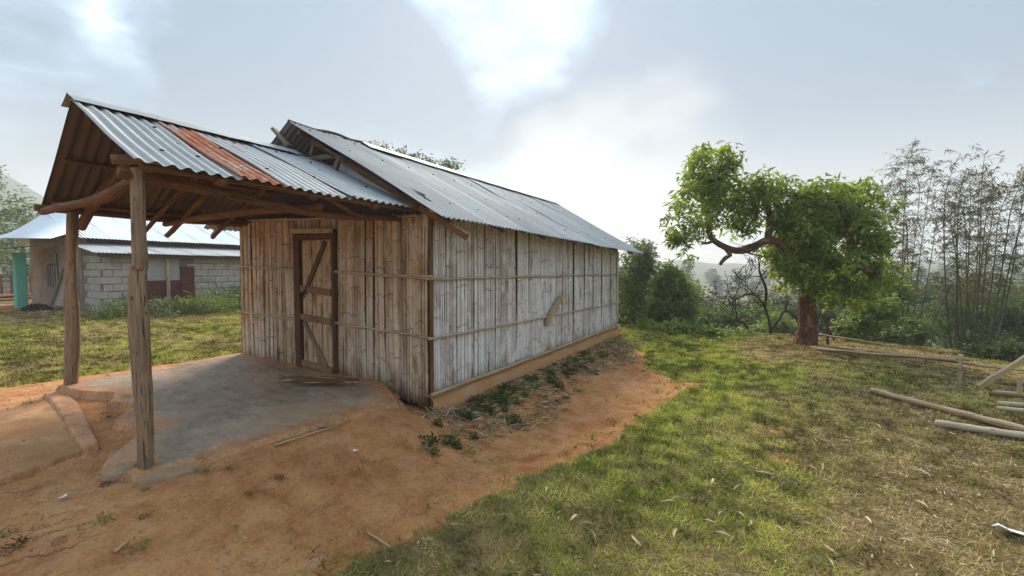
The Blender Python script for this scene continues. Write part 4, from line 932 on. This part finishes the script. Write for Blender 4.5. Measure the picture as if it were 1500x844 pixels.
def clump(label, depth, culms, r):
    global bl
    c0 = culms[0]; p = at(c0[0], c0[1], depth); o = empty('bamboo_clump', (p[0], p[1], Hs(p[0], p[1])), label, 'bamboo', 'bamboo clumps on the slope'); lp = []; bl = MB()
    for (bx_, by_, tx, ty) in culms:
        dd = random.uniform(-.5, .5); b = at(bx_, by_, depth+dd); b[2] = min(b[2], Hs(b[0], b[1])-.05)
        t = at(tx, ty, depth+dd+random.uniform(-.4, .4)); culm(o, b, t, r*random.uniform(.75, 1.15), RNG.normal(size=3)*[.35, .35, 0], lp)
    tag(bl.build('branchlets', M['culm'], o, False, False), None, None, None, 'stuff')
    lp = np.array(lp); n = len(lp); d = rand_dirs(n); d[:, 2] = d[:, 2]*.4-.45; d /= np.linalg.norm(d, axis=1, keepdims=True)
    V, Ff, rn = leaves(lp, d, .12+.09*RNG.random(n), .022, RNG.random(n))
    tag(link('foliage', np_mesh('foliage', V-np.array(world_of(o)), Ff, M['leaf_bamboo'], {'rnd': rn}), o), None, None, None, 'stuff')
clump('tall dark bamboo clump of many leaning stems on the open slope', 13.5, [(1395, 520, 1387, 222), (1404, 520, 1406, 235), (1412, 522, 1424, 248), (1418, 522, 1432, 255), (1424, 522, 1448, 262), (1432, 522, 1462, 258), (1440, 525, 1470, 245), (1446, 525, 1488, 240), (1452, 525, 1500, 235), (1460, 525, 1525, 250),
       (1398, 520, 1400, 300), (1436, 525, 1452, 300), (1468, 525, 1540, 280), (1410, 522, 1376, 262), (1425, 522, 1436, 225), (1430, 523, 1420, 290)], .025)
clump('slender bamboo clump behind the crown of the leafy tree', 14.5, [(1322, 510, 1331, 195), (1328, 510, 1358, 215), (1334, 512, 1368, 230), (1318, 510, 1300, 232), (1325, 512, 1320, 250), (1338, 512, 1378, 268), (1314, 510, 1280, 262), (1330, 512, 1345, 290)], .02)
for (a, b, c, d_, dep) in [(1345, 512, 1395, 415, 13.2), (1225, 500, 1200, 455, 11), (1270, 505, 1262, 455, 11.5)]:
    p, q = at(a, b, dep), at(c, d_, dep); p[2] = Hs(p[0], p[1])-.05; tag(MB().tube(bend(p, q, 5, .01), .022, 6, .05).build('bamboo_stake', M['culm'], None, True), 'thin leaning bamboo stake among the shrubs', 'stake', 'leaning stakes on the slope')

# trees of the valley and around the houses
def far_tree(px, depth, top, wpx, label, m='leaf_far', shape=1.0, L=.5, n=90, group='trees down in the misty valley', name='valley_tree', bark='bark', lift=.45):
    p = at(px, 400, depth); gz = Hs(p[0], p[1]); tp = at(px, top, depth); h = max(1.5, tp[2]-gz); wr = wpx*depth/650/2
    o = empty(name, (p[0], p[1], gz), label, 'tree', group)
    limb('trunk', bend((p[0], p[1], gz-.3), (p[0], p[1], gz+h*.8), 5, .02), [h*.03*(1-.13*i) for i in range(6)], M[bark], o)
    bl_ = []
    for k in range(5):
        t = lift+(1-lift)*(k+.5)/5; f = math.sin(math.pi*min(.97, max(.12, (k+.7)/5.4)))**.6
        bl_.append((np.array([p[0], p[1], gz+h*t])+RNG.normal(size=3)*[wr*.3, wr*.3, 0], wr*f, wr*f, h*(1-lift)/5*1.1, n//5))
    crown('crown', M[m], blob_clusters(bl_, .3, 3, .1), 7, L, L*.42, .1, L*.5, o); return o
k = 0
for (px, dep, top, wd) in [(1008, 75, 388, 14), (985, 60, 402, 22), (1030, 52, 425, 34), (1050, 95, 404, 16), (1068, 70, 420, 24), (1085, 110, 398, 14), (1100, 85, 410, 20), (1140, 60, 425, 30), (1165, 90, 402, 18), (960, 45, 420, 30),
                           (1330, 60, 410, 34), (1365, 80, 398, 26), (1400, 55, 420, 40), (1440, 70, 402, 30), (1475, 50, 415, 44), (1495, 90, 395, 24), (1020, 34, 448, 46), (1085, 30, 462, 50), (1150, 36, 450, 44), (1350, 32, 440, 60), (1420, 34, 445, 60), (1490, 30, 440, 60), (1250, 40, 430, 60), (1120, 140, 397, 12), (1040, 150, 396, 12), (1000, 130, 395, 14), (970, 120, 396, 12), (1385, 130, 392, 14), (1345, 120, 394, 16)]:
    far_tree(px, dep, top, wd, 'hazy green tree standing down in the misty valley', L=.24+.0045*dep, n=100)
far_tree(-5, 24, 245, 60, 'tall loose-leaved tree beyond the block house', 'leaf_bush', L=.24, n=150, group=None, name='yard_tree', lift=.3)
far_tree(35, 30, 305, 80, 'dense green tree behind the turquoise pillar', 'leaf_bush', L=.3, n=330, group=None, name='yard_tree', lift=.1)
far_tree(-60, 27, 300, 120, 'broad green tree at the edge of the yard', 'leaf_bush', L=.3, n=300, group=None, name='yard_tree', lift=.1)
far_tree(75, 40, 322, 60, 'dark tree showing just above the pale hip roof', 'leaf_bush', L=.3, n=200, group=None, name='yard_tree', lift=.1)
hb = at(620, 380, 15.5); hz_ = Hs(hb[0], hb[1])
bt = empty('rear_tree', (hb[0], hb[1], hz_), 'tree whose leafy top peeps over the ridge of the hut', 'tree')
limb('trunk', bend((hb[0], hb[1], hz_-.2), at(640, 260, 15.5), 6, .03), [.14-.018*i for i in range(7)], M['bark'], bt)
for (a, b) in [(655, 245), (620, 235), (585, 222), (560, 215), (640, 290)]: limb('limb', bend(at(635, 300, 15.5), at(a, b, 15.5), 5, .05), [.05-.008*i for i in range(6)], M['bark'], bt)
crown('crown', M['leaf_bush'], blob_clusters([blob(655, 247, 18, 9, 40, depth=15.5), blob(630, 240, 16, 7, 22, depth=15.5), blob(608, 232, 12, 7, 14, depth=15.5), blob(588, 226, 10, 7, 12, depth=15.5), blob(566, 219, 10, 7, 10, depth=15.5), blob(552, 213, 6, 5, 5, depth=15.5), blob(640, 290, 50, 26, 140, depth=15.5)], .3), 10, .15, .05, .1, .09, bt)

# ------------------------------------------------------------------ bamboo rack, poles and timber on the right
def pole(name, p, q, r, m, label, cat, group=None, amp=.006, n=12):
    pts = bend(p, q, n, amp); return tag(MB().tube(pts, noded(pts, r), 10, .06).build(name, M[m], None, True), label, cat, group)
ga, gb_ = gnd(1276, 577), gnd(1520, 642)
pole('bamboo_pole', ga+[0, 0, .05], gb_+[0, 0, .05], .036, 'pole', 'long yellow bamboo pole lying on the grass with its hollow end open', 'pole')
ga, gb_ = gnd(1370, 624), gnd(1520, 648)
pole('bamboo_pole', ga+[0, 0, .03], gb_+[0, 0, .04], .033, 'rail', 'pale grey weathered pole lying next to the yellow bamboo pole', 'pole')
rk = empty('bamboo_rack', at(1408, 585, 6.4), 'low drying rack of split bamboo poles on stakes', 'rack')
zr = at(1408, 530, 6.4)[2]
for k, (a, b, c, d_, e0, e1) in enumerate([(1187, 508, 1442, 535, 9.2, 6.3), (1190, 511, 1400, 528, 9.0, 6.6), (1200, 507, 1380, 524, 9.3, 7.0), (1215, 513, 1350, 521, 8.8, 7.2), (1200, 490, 1290, 504, 9.6, 8.4), (1230, 509, 1420, 527, 9.2, 6.9)]):
    pts = bend(at(a, b, e0), at(c, d_, e1), 10, .006); MB().tube(pts, noded(pts, .024 if k == 0 else .02), 8, .07).build('pole', M['pole'], rk, True)
p = at(1408, 522, 6.35); MB().tube(bend((p[0], p[1], Hs(p[0], p[1])-.15), p+[0, 0, .03], 4, .01), .026, 8, .08).build('stake', M['door'], rk, True)
p = at(1250, 505, 8.6); MB().tube(bend((p[0], p[1], Hs(p[0], p[1])-.2), p+[0, 0, .03], 4, .01), .03, 8, .08).build('stake', M['door'], rk, True)
p = at(1416, 560, 6.30); MB().beam((p[0], p[1], Hs(p[0], p[1])-.05), p+[0, 0, .06], .05, .012, (1, 0, 0)).build('split', M['pole'], rk)
pts = bend(at(1430, 535, 6.3), at(1530, 546, 6.2), 6, .008); MB().tube(pts, .018, 8, .05).build('pole', M['rail'], rk, True)
lb = at(1432, 588, 6.0); lb[2] = Hs(lb[0], lb[1])+.03
tag(MB().beam(lb, at(1512, 518, 6.1), .075, .045, (0, 0, 1), .008).build('leaning_beam', M['pole']), 'tan weathered beam leaning up beside the drying rack', 'beam')
p = at(1494, 552, 5.6); tag(MB().beam((p[0], p[1], Hs(p[0], p[1])-.1), p, .045, .04, (1, 0, 0)).build('wooden_stake', M['door']), 'upright wooden stake at the firewood pile', 'stake')
for k, (a, b, c, d_) in enumerate([(1455, 572, 1530, 582), (1450, 582, 1525, 590), (1462, 590, 1530, 600), (1470, 566, 1535, 572), (1460, 597, 1525, 606)]):
    q0, q1 = gnd(a, b+6), gnd(c, d_+6); z_ = .04+.05*(k % 2)
    tag(MB().tube(bend(q0+[0, 0, z_], q1+[0, 0, z_+.03], 5, .015), .02+.005*(k % 3), 8, .12).build('firewood_stick', M['log' if k % 2 else 'rail'], None, True), 'brown stick of firewood piled behind the upright stake', 'stick', 'firewood sticks by the rack')

# ------------------------------------------------------------------ small things on the ground
def rock(name, c, sx, sy, sz, m, label, cat, rz=0, seed=1):
    rnd = random.Random(seed); mb = MB(); ph = [rnd.uniform(.8, 1.12) for _ in range(9)]
    def f(i, j):
        a = i*2*math.pi; b = (j-.5)*math.pi; k = ph[int(i*9) % 9]; cb = abs(math.cos(b))**.35*(1 if True else 0); sb = math.copysign(abs(math.sin(b))**.8, b)
        x, y = math.cos(a)*cb*sx*k, math.sin(a)*cb*sy*k
        return (c[0]+x*math.cos(rz)-y*math.sin(rz), c[1]+x*math.sin(rz)+y*math.cos(rz), c[2]+sb*sz)
    mb.grid(9, 6, f); return tag(mb.build(name, m), label, cat)
g = gnd(178, 698); rock('flat_stone', g+[0, 0, .02], .12, .085, .05, M['stone'], 'flat pale stone wedged at the foot of the grey porch post', 'stone', .5, 3)
g = gnd(245, 700); rock('flat_stone', g+[0, 0, .0], .17, .07, .045, M['stone'], 'long tan stone edging the slab by the grey porch post', 'stone', -.4, 5)
g = gnd(185, 668); rock('flat_stone', g+[0, 0, .0], .13, .08, .05, M['stone'], 'small brown stone behind the flat pale stone', 'stone', .2, 8)
def scrap(name, c, s, m, label, cat, seed):
    rnd = random.Random(seed); mb = MB(); P = [(rnd.uniform(.6, 1)*math.cos(a), rnd.uniform(.5, .9)*math.sin(a)) for a in [i*2*math.pi/8 for i in range(8)]]
    hs = [rnd.uniform(.02, .75) for _ in P]; rz = rnd.random()*6
    top = [Vector((c[0]+s*(x*math.cos(rz)-y*math.sin(rz)), c[1]+s*(x*math.sin(rz)+y*math.cos(rz)), c[2]+s*h+.01)) for (x, y), h in zip(P, hs)]; cc = Vector((c[0], c[1], c[2]+s*.25))
    mb.v = top+[cc]+[v-Vector((0, 0, .004)) for v in top]+[cc-Vector((0, 0, .004))]
    for i in range(8): j = (i+1) % 8; mb.f += [(i, j, 8), (9+j, 9+i, 17), (i, 9+i, 9+j, j)]
    mb.u = [tuple(v) for v in mb.v]; mb.a = [0]*18
    return tag(mb.build(name, m), label, cat)
scrap('paper_scrap', gnd(1478, 783), .085, M['paper'], 'crumpled white paper scrap on the grass', 'paper', 2)
scrap('paper_scrap', gnd(92, 733), .03, M['paper'], 'tiny white scrap on the earth in front of the porch', 'paper', 4)
scrap('paper_scrap', gnd(521, 663), .025, M['paper'], 'tiny white scrap between the slab and the weedy bank', 'paper', 6)
scrap('paper_scrap', gnd(1040, 500), .06, M['paper'], 'small white scrap near the brow of the hill', 'paper', 7)
g = gnd(1067, 487); pt = bend(g, g+[0, 0, .16], 3, .02)
sh_ = empty('seed_head', g, 'round rust-red dry seed head on a thin stalk', 'plant'); MB().tube(pt, .005, 5).build('stalk', M['barkdark'], sh_)
mb = MB(); mb.grid(10, 8, lambda i, j: (pt[-1][0]+.05*math.cos(i*6.283)*math.sin(j*3.1416)*(1+.1*math.sin(i*30)), pt[-1][1]+.05*math.sin(i*6.283)*math.sin(j*3.1416), pt[-1][2]+.05*math.cos(j*3.1416))); mb.build('head', M['thatch'], sh_)
# bundle of sticks at the door: a twig broom
br = empty('twig_broom', (-.55, 1.55, .235), 'bundle of brown twigs lying in front of the door', 'broom')
h0, h1 = onz(518, 560, .265), onz(418, 558, .275)
for k in range(44):
    a = h0+RNG.normal(size=3)*[.03, .03, .01]+[0, 0, .02]; b = h1+RNG.normal(size=3)*[.10, .16, .006]+[0, 0, .02]
    t1 = random.uniform(.55, 1.0); MB().tube(bend(a, a+(b-a)*t1, 4, .025), [.006, .006, .005, .0045, .004], 5).build('twig', M['log' if k % 4 else 'rail'], br)
for (a, b, lab) in [((402, 655), (512, 618), 'long dry stalk along the right edge of the slab'), ((538, 782), (572, 806), 'dry stalk on bare earth at the edge of the grass'), ((168, 812), (190, 796), 'short dry stalk in a weed tuft on bare earth')]:
    p, q = gnd(*a), gnd(*b); tag(MB().tube(bend(p+[0, 0, .012], q+[0, 0, .015], 6, .02), [.009, .009, .008, .008, .007, .006, .005], 6, .1).build('dry_stalk', M['pole'], None, True), lab, 'stalk')

# dry husks and leaves lying about on the grass
def husk_mesh(k):
    rnd = random.Random(50+k); mb = MB(); L = 1.0; n = 7; wd = rnd.uniform(.10, .20); cv = rnd.uniform(-.5, .5); tw = rnd.uniform(-1.2, 1.2)
    for i in range(n+1):
        t = i/n; ww_ = wd*math.sin(math.pi*min(1, .12+.82*t))**.7; a = tw*t
        c = Vector((t*L-.5, cv*(t-.5)**2, .07+.10*math.sin(t*3.1)*rnd.uniform(.6, 1.2)))
        for s_ in (-1, 0, 1): mb.v.append(c+Vector((0, s_*ww_*math.cos(a)*.5, abs(s_)*.05+s_*ww_*math.sin(a)*.4)))
    for i in range(n):
        for s_ in (0, 1): q_ = i*3+s_; mb.f.append((q_, q_+1, q_+4, q_+3))
    me = bpy.data.meshes.new('dry_husk'); me.from_pydata([tuple(v) for v in mb.v], [], mb.f); me.materials.append(M['husk'])
    a_ = me.attributes.new('rnd', 'FLOAT', 'POINT'); a_.data.foreach_set('value', [rnd.random()]*len(mb.v)); return me
HM = [husk_mesh(k) for k in range(8)]
spots = [(1190, 690), (1205, 688), (1365, 690), (1350, 698), (1262, 632), (1245, 768), (1270, 768), (1140, 672), (1350, 745), (1370, 560), (1300, 650), (1285, 628), (980, 742), (955, 770), (1040, 770), (1105, 755), (1085, 760), (1080, 720), (990, 735), (1140, 780), (1060, 790), (740, 762), (800, 722), (850, 700), (905, 640), (1165, 608), (1225, 625), (1300, 720), (1400, 690), (1430, 760), (1330, 800), (1190, 800), (1010, 700), (1250, 585), (1320, 600), (1120, 700), (930, 800), (870, 790), (1395, 640), (1215, 770)]
for i in range(22): spots.append((random.uniform(820, 1480), random.uniform(590, 830)))
for i, (px, py) in enumerate(spots):
    g = gnd(px, py); o = link('dry_husk', HM[i % 8]); s_ = random.uniform(.06, .13)*(.8 if i > 39 else 1); o.scale = (s_, s_, s_); o.rotation_euler = (random.uniform(-.2, .2), random.uniform(-.15, .15), random.uniform(0, 6.28)); o.location = g+[0, 0, .022]
    tag(o, 'curled pale dry husk lying on the cropped grass', 'husk', 'dry husks strewn over the grass')

# weeds: small leafy plants on the bank below the long wall
def weed_mesh(k, m, n, L, W, h, rad_):
    C = RNG.normal(size=(n, 3))*[rad_*.45, rad_*.45, 0]; C[:, 2] = RNG.random(n)**1.5*h; d = rand_dirs(n, .25)
    V, Ff, rn = leaves(C, d, L*(.6+.8*RNG.random(n)), W*(.6+.8*RNG.random(n)), RNG.random(n)); V[:, 2] = np.maximum(V[:, 2], -.01)
    return np_mesh('foliage', V, Ff, M[m], {'rnd': rn})
WM = [weed_mesh(k, 'leaf_weed', 90, .05, .028, .11, .11) for k in range(5)]; WB = [weed_mesh(k, ('leaf_bush', 'leaf_lime', 'leaf_pale', 'leaf_dead')[k], 60, .07, .014, .10, .13) for k in range(4)]
def weed(px, py, me, s_, label, group, z_=0):
    g = gnd(px, py)+[0, 0, z_]; o = empty('weed_plant', g, (('thin-leaved green ', 'thin-leaved yellow-green ', 'thin-leaved pale straw-coloured ', 'withered brown ')[WB.index(me)] if me in WB else 'broad-leaved dark green ')+label, 'weed', group); o.scale = (s_,)*3; o.rotation_euler.z = random.uniform(0, 6.28); tag(link('foliage', me, o), None, None, None, 'stuff'); return o
bank = [(622, 660), (640, 663), (655, 655), (672, 662), (690, 668), (638, 620), (645, 608), (672, 610), (690, 600), (718, 610), (735, 600), (752, 612), (722, 578), (745, 570), (762, 590), (790, 592), (800, 582), (775, 560), (800, 556), (815, 570), (830, 580), (828, 548), (845, 560), (838, 540), (858, 545), (850, 530), (870, 535), (880, 520), (868, 548), (890, 525), (700, 640), (715, 632), (760, 625), (790, 608), (822, 590), (845, 575), (660, 635), (625, 645)]
for i, (px, py) in enumerate(bank):
    weed(px+random.uniform(-6, 6), py+random.uniform(-5, 5), random.choice(WM if random.random() < .55 else WB), random.uniform(.35, .85), 'weed on the earth bank below the long bamboo wall', 'weeds along the foot of the long wall', -.01)
for i in range(105):
    t = random.random(); px = 690+t*205+random.uniform(-10, 10); py = 602-t*92+random.uniform(-12, 14)
    weed(px, py, random.choice(WM+WB), random.uniform(.3, .75), 'weed on the earth bank below the long bamboo wall', 'weeds along the foot of the long wall', -.01)
for (px, py) in [(152, 765), (205, 805), (335, 688), (410, 702), (8, 785), (22, 802), (212, 758), (158, 612), (42, 592), (440, 634), (215, 718), (155, 712), (300, 692), (470, 628), (345, 775), (365, 725), (600, 602), (660, 760), (262, 690)]:
    weed(px, py, random.choice(WB), random.uniform(.18, .42), 'little weed growing in the bare earth round the porch', 'weeds in the bare forecourt')
for i in range(34):
    px, py = random.uniform(760, 1480), random.uniform(560, 830)
    g = gnd(px, py)
    if dirt_mask(np.array([g[0]]), np.array([g[1]]))[0] < .2: weed(px, py, random.choice(WB[:3]), random.uniform(.2, .45), 'weed sprouting in the cropped grass', 'weeds in the grass')
# tall weeds in front of the block house
TW = []
for k in range(4):
    n = 240; C = RNG.normal(size=(n, 3))*[.2, .2, 0]; C[:, 2] = RNG.random(n)**1.4*.42; d = rand_dirs(n, .8); V, Ff, rn = leaves(C, d, .07+.13*RNG.random(n), .014+.014*RNG.random(n), RNG.random(n)); TW.append(np_mesh('foliage', V, Ff, M['leaf_lime' if k else 'leaf_pale'], {'rnd': rn}))
for i in range(58):
    x = random.uniform(.6, 8.5); y = 12.25-random.random()**1.5*1.9; s_ = random.uniform(.7, 1.35)*(1.15 if x > 2.4 else .85)
    o = empty('tall_weed', (x, y, Hs(x, y)-.02), ['tall pale straw-green weed', 'tall bright green weed'][min(1, i % 4)]+' growing in front of the block wall', 'weed', 'weeds in front of the block house')
    o.scale = (s_*1.1, s_*1.1, s_); o.rotation_euler.z = random.uniform(0, 6.28); tag(link('foliage', TW[i % 4], o), None, None, None, 'stuff')

# grass, cropped short: blades as one mass
def grass_material():
    m, t, b = material('grass'); r = t.attr('rnd'); dr = t.attr('dry')
    gcol = t.ramp(r, [(.08, (.060, .088, .007)), (.45, (.250, .300, .026)), (.85, (.58, .59, .10))])
    dcol = t.ramp(r, [(.08, (.12, .072, .020)), (.45, (.35, .25, .082)), (.85, (.66, .50, .23))])
    c = t.mix(dr, gcol, dcol); finish(t, b, c, .7, spec=.15)
    tr = t.add('ShaderNodeBsdfTranslucent'); t.put(tr.inputs[0], c); mx = t.add('ShaderNodeMixShader'); mx.inputs[0].default_value = .3
    o = t.n.get('Material Output'); t.l.new(b.outputs[0], mx.inputs[1]); t.l.new(tr.outputs[0], mx.inputs[2]); t.l.new(mx.outputs[0], o.inputs[0]); return m
M['grass'] = grass_material()
def scatter(n, r0, r1, p=-.9):
    u = RNG.random(n); e = 2+p; r = (r0**e+(r1**e-r0**e)*u)**(1/e); a = np.radians(front+RNG.uniform(-58, 58, n)); return CAM[0]+r*np.cos(a), CAM[1]+r*np.sin(a), r
def grass_field():
    x, y, r = scatter(620000, 1.6, 19, -.85)
    dm_ = dirt_mask(x, y); d = edge_dist(x, y)
    cover = .58+1.3*fbm(x/.45, y/.45, 61, 4)
    keep = (RNG.random(len(x)) < np.clip((1-dm_)*1.3-.25, .0, 1)*np.clip(cover+.25, .04, 1)) & (d < 6) & ~((x > -.1) & (x < LEN+.1) & (y > -.12) & (y < WID+.1)) & ~((x > 1.0) & (y > 12.3))
    dsd = dirt_sd(x, y); keep |= (RNG.random(len(x)) < .75*np.clip(1-dsd/.45, 0, 1)*sstep(fbm(x/.11, y/.11, 66, 2), .06, .16)) & (dm_ > .3) & (y < -.9) & (d < 0) & (x > -3.2)
    bank_ = (x > .1) & (x < 6.5) & (y < -.12) & (y > -.62-.22*np.sin(x*1.7)); keep |= bank_ & (RNG.random(len(x)) < .55*sstep(fbm(x/.22, y/.22, 68, 3), -.12, .14))
    keep |= (RNG.random(len(x)) < .006) & (dm_ > .5) & (x < 3) & ((y < -.2) | (x < -2.4)) & (d < 0)
    x, y, r = x[keep], y[keep], r[keep]; n = len(x); d = d[keep]
    dry = np.clip(.42+2.3*fbm(x/1.5, y/1.5, 71, 4)+.9*fbm(x/.3, y/.3, 73, 2) + .50*sstep(-y, 2.4, 4.2) - .48*sstep(y, -3.1, -2.0)*(1-sstep(y, 3, 4)) + .22*sstep(y, 4, 6), 0, 1)
    dry = np.clip(dry+RNG.normal(size=n)*.15, 0, 1)
    z_ = H(x, y); L = (.026+.042*RNG.random(n)**1.5)*(1+.03*r)*(1.15-.35*dry)*(1+.1*(y > 4.5)); W = np.clip(.0024*r, .0055, .020)*(.7+.6*RNG.random(n))
    dv = RNG.normal(size=(n, 3)); dv[:, 2] = np.abs(dv[:, 2])*.6+.42-.30*dry; dv /= np.linalg.norm(dv, axis=1, keepdims=True)
    s_ = np.cross(dv, RNG.normal(size=(n, 3))); s_ /= np.linalg.norm(s_, axis=1, keepdims=True); P = np.stack([x, y, z_-.004], 1)
    V = np.stack([P-s_*W[:, None]/2, P+s_*W[:, None]/2, P+dv*L[:, None]], 1).reshape(-1, 3)
    me = np_mesh('grass', V, np.arange(n*3).reshape(-1, 3), M['grass'], {'rnd': np.repeat(np.clip(.5+.5*(RNG.random(n)-.5)+2.0*fbm(x/.13, y/.13, 63, 2)+.7*fbm(x/.8, y/.8, 64, 2), 0, 1), 3), 'dry': np.repeat(dry, 3)})
    tag(link('grass', me), 'short cropped green and straw-coloured grass', 'grass', None, 'stuff')
    return n
grass_field()
def litter(n, region, Lm, Wm, name, label, m):
    x, y = region(n); k = len(x); z_ = H(x, y); dv = RNG.normal(size=(k, 3)); dv[:, 2] = dv[:, 2]*.12+.05; dv /= np.linalg.norm(dv, axis=1, keepdims=True)
    P = np.stack([x, y, z_+.006+.012*RNG.random(k)], 1); V, Ff, rn = leaves(P, dv, Lm*(.4+1.2*RNG.random(k)), Wm*(.5+RNG.random(k)), RNG.random(k), .15)
    tag(link(name, np_mesh(name, V, Ff, m, {'rnd': rn})), label, 'litter', None, 'stuff')
def reg_grass(n):
    x, y, r = scatter(n, 1.8, 11, -.6); dm_ = dirt_mask(x, y); w_ = .12+.75*sstep(-y, 2.4, 5)+.8*fbm(x/.8, y/.8, 81, 3)
    k = (dm_ < .6) & (RNG.random(n) < w_) & (edge_dist(x, y) < 3) & (y < -.5); return x[k], y[k]
litter(30000, reg_grass, .06, .007, 'cut_grass_litter', 'chopped straw clippings strewn through the grass', M['straw'])
def reg_bank(n):
    x = RNG.uniform(-.3, 6.3, n); y = -.12-RNG.random(n)**1.3*(.75+.2*np.sin(x*2)); k = RNG.random(n) < .35+1.2*fbm(x/.4, y/.4, 91, 3); return x[k], y[k]
litter(9500, reg_bank, .12, .012, 'stalk_litter', 'dry stalks and husks littering the bank below the bamboo wall', M['straw'])
def reg_dirt(n):
    x, y, r = scatter(n, 1.7, 9, -.6); dm_ = dirt_mask(x, y); k = (dm_ > .6) & (RNG.random(n) < .22+1.0*fbm(x/.7, y/.7, 95, 3)) & ~inside(x, y, SLAB) & ((y < -.15) | (x < -.4)); return x[k], y[k]
litter(3000, reg_dirt, .03, .005, 'earth_litter', 'bits of dry grass trodden into the bare earth', M['straw'])
def pebbles():
    x, y, r = scatter(14000, 1.7, 8, -.6); dm_ = dirt_mask(x, y); k = (dm_ > .7) & ~inside(x, y, SLAB) & ((y < -.2) | (x < -.4)); x, y = x[k], y[k]; n = len(x); s_ = .003+.016*RNG.random(n)**5
    oc = np.array([[1, 0, 0], [-1, 0, 0], [0, 1, 0], [0, -1, 0], [0, 0, .7], [0, 0, -.7]]); fc = np.array([[0, 2, 4], [2, 1, 4], [1, 3, 4], [3, 0, 4], [2, 0, 5], [1, 2, 5], [3, 1, 5], [0, 3, 5]])
    V = (np.stack([x, y, H(x, y)+.001], 1)[:, None, :]+oc[None]*s_[:, None, None]*(.7+.6*RNG.random((n, 6, 1)))).reshape(-1, 3); Fp = (np.arange(n)[:, None, None]*6+fc[None]).reshape(-1, 3)
    tag(link('soil_crumbs', np_mesh('soil_crumbs', V, Fp, M['plinth'])), 'crumbs of dry orange soil', 'soil', None, 'stuff')
pebbles()

# ------------------------------------------------------------------ haze
hm_, ht, hb_ = material('haze')
ho = ht.n.get('Material Output'); ht.n.remove(hb_); pv = ht.add('ShaderNodeVolumePrincipled')
pv.inputs['Color'].default_value = (.88, .91, .94, 1); pv.inputs['Density'].default_value = .0019; pv.inputs['Anisotropy'].default_value = .25
ht.l.new(pv.outputs[0], ho.inputs['Volume'])
Zt = float(np.nanmax(Z))
hz = MB().poly([(-720, -720, -16), (720, -720, -16), (720, 720, -16), (-720, 720, -16)], (0, 0, Zt+16+4)).build('haze', hm_)
tag(hz, 'pale morning haze over the valley', 'haze', None, 'stuff')
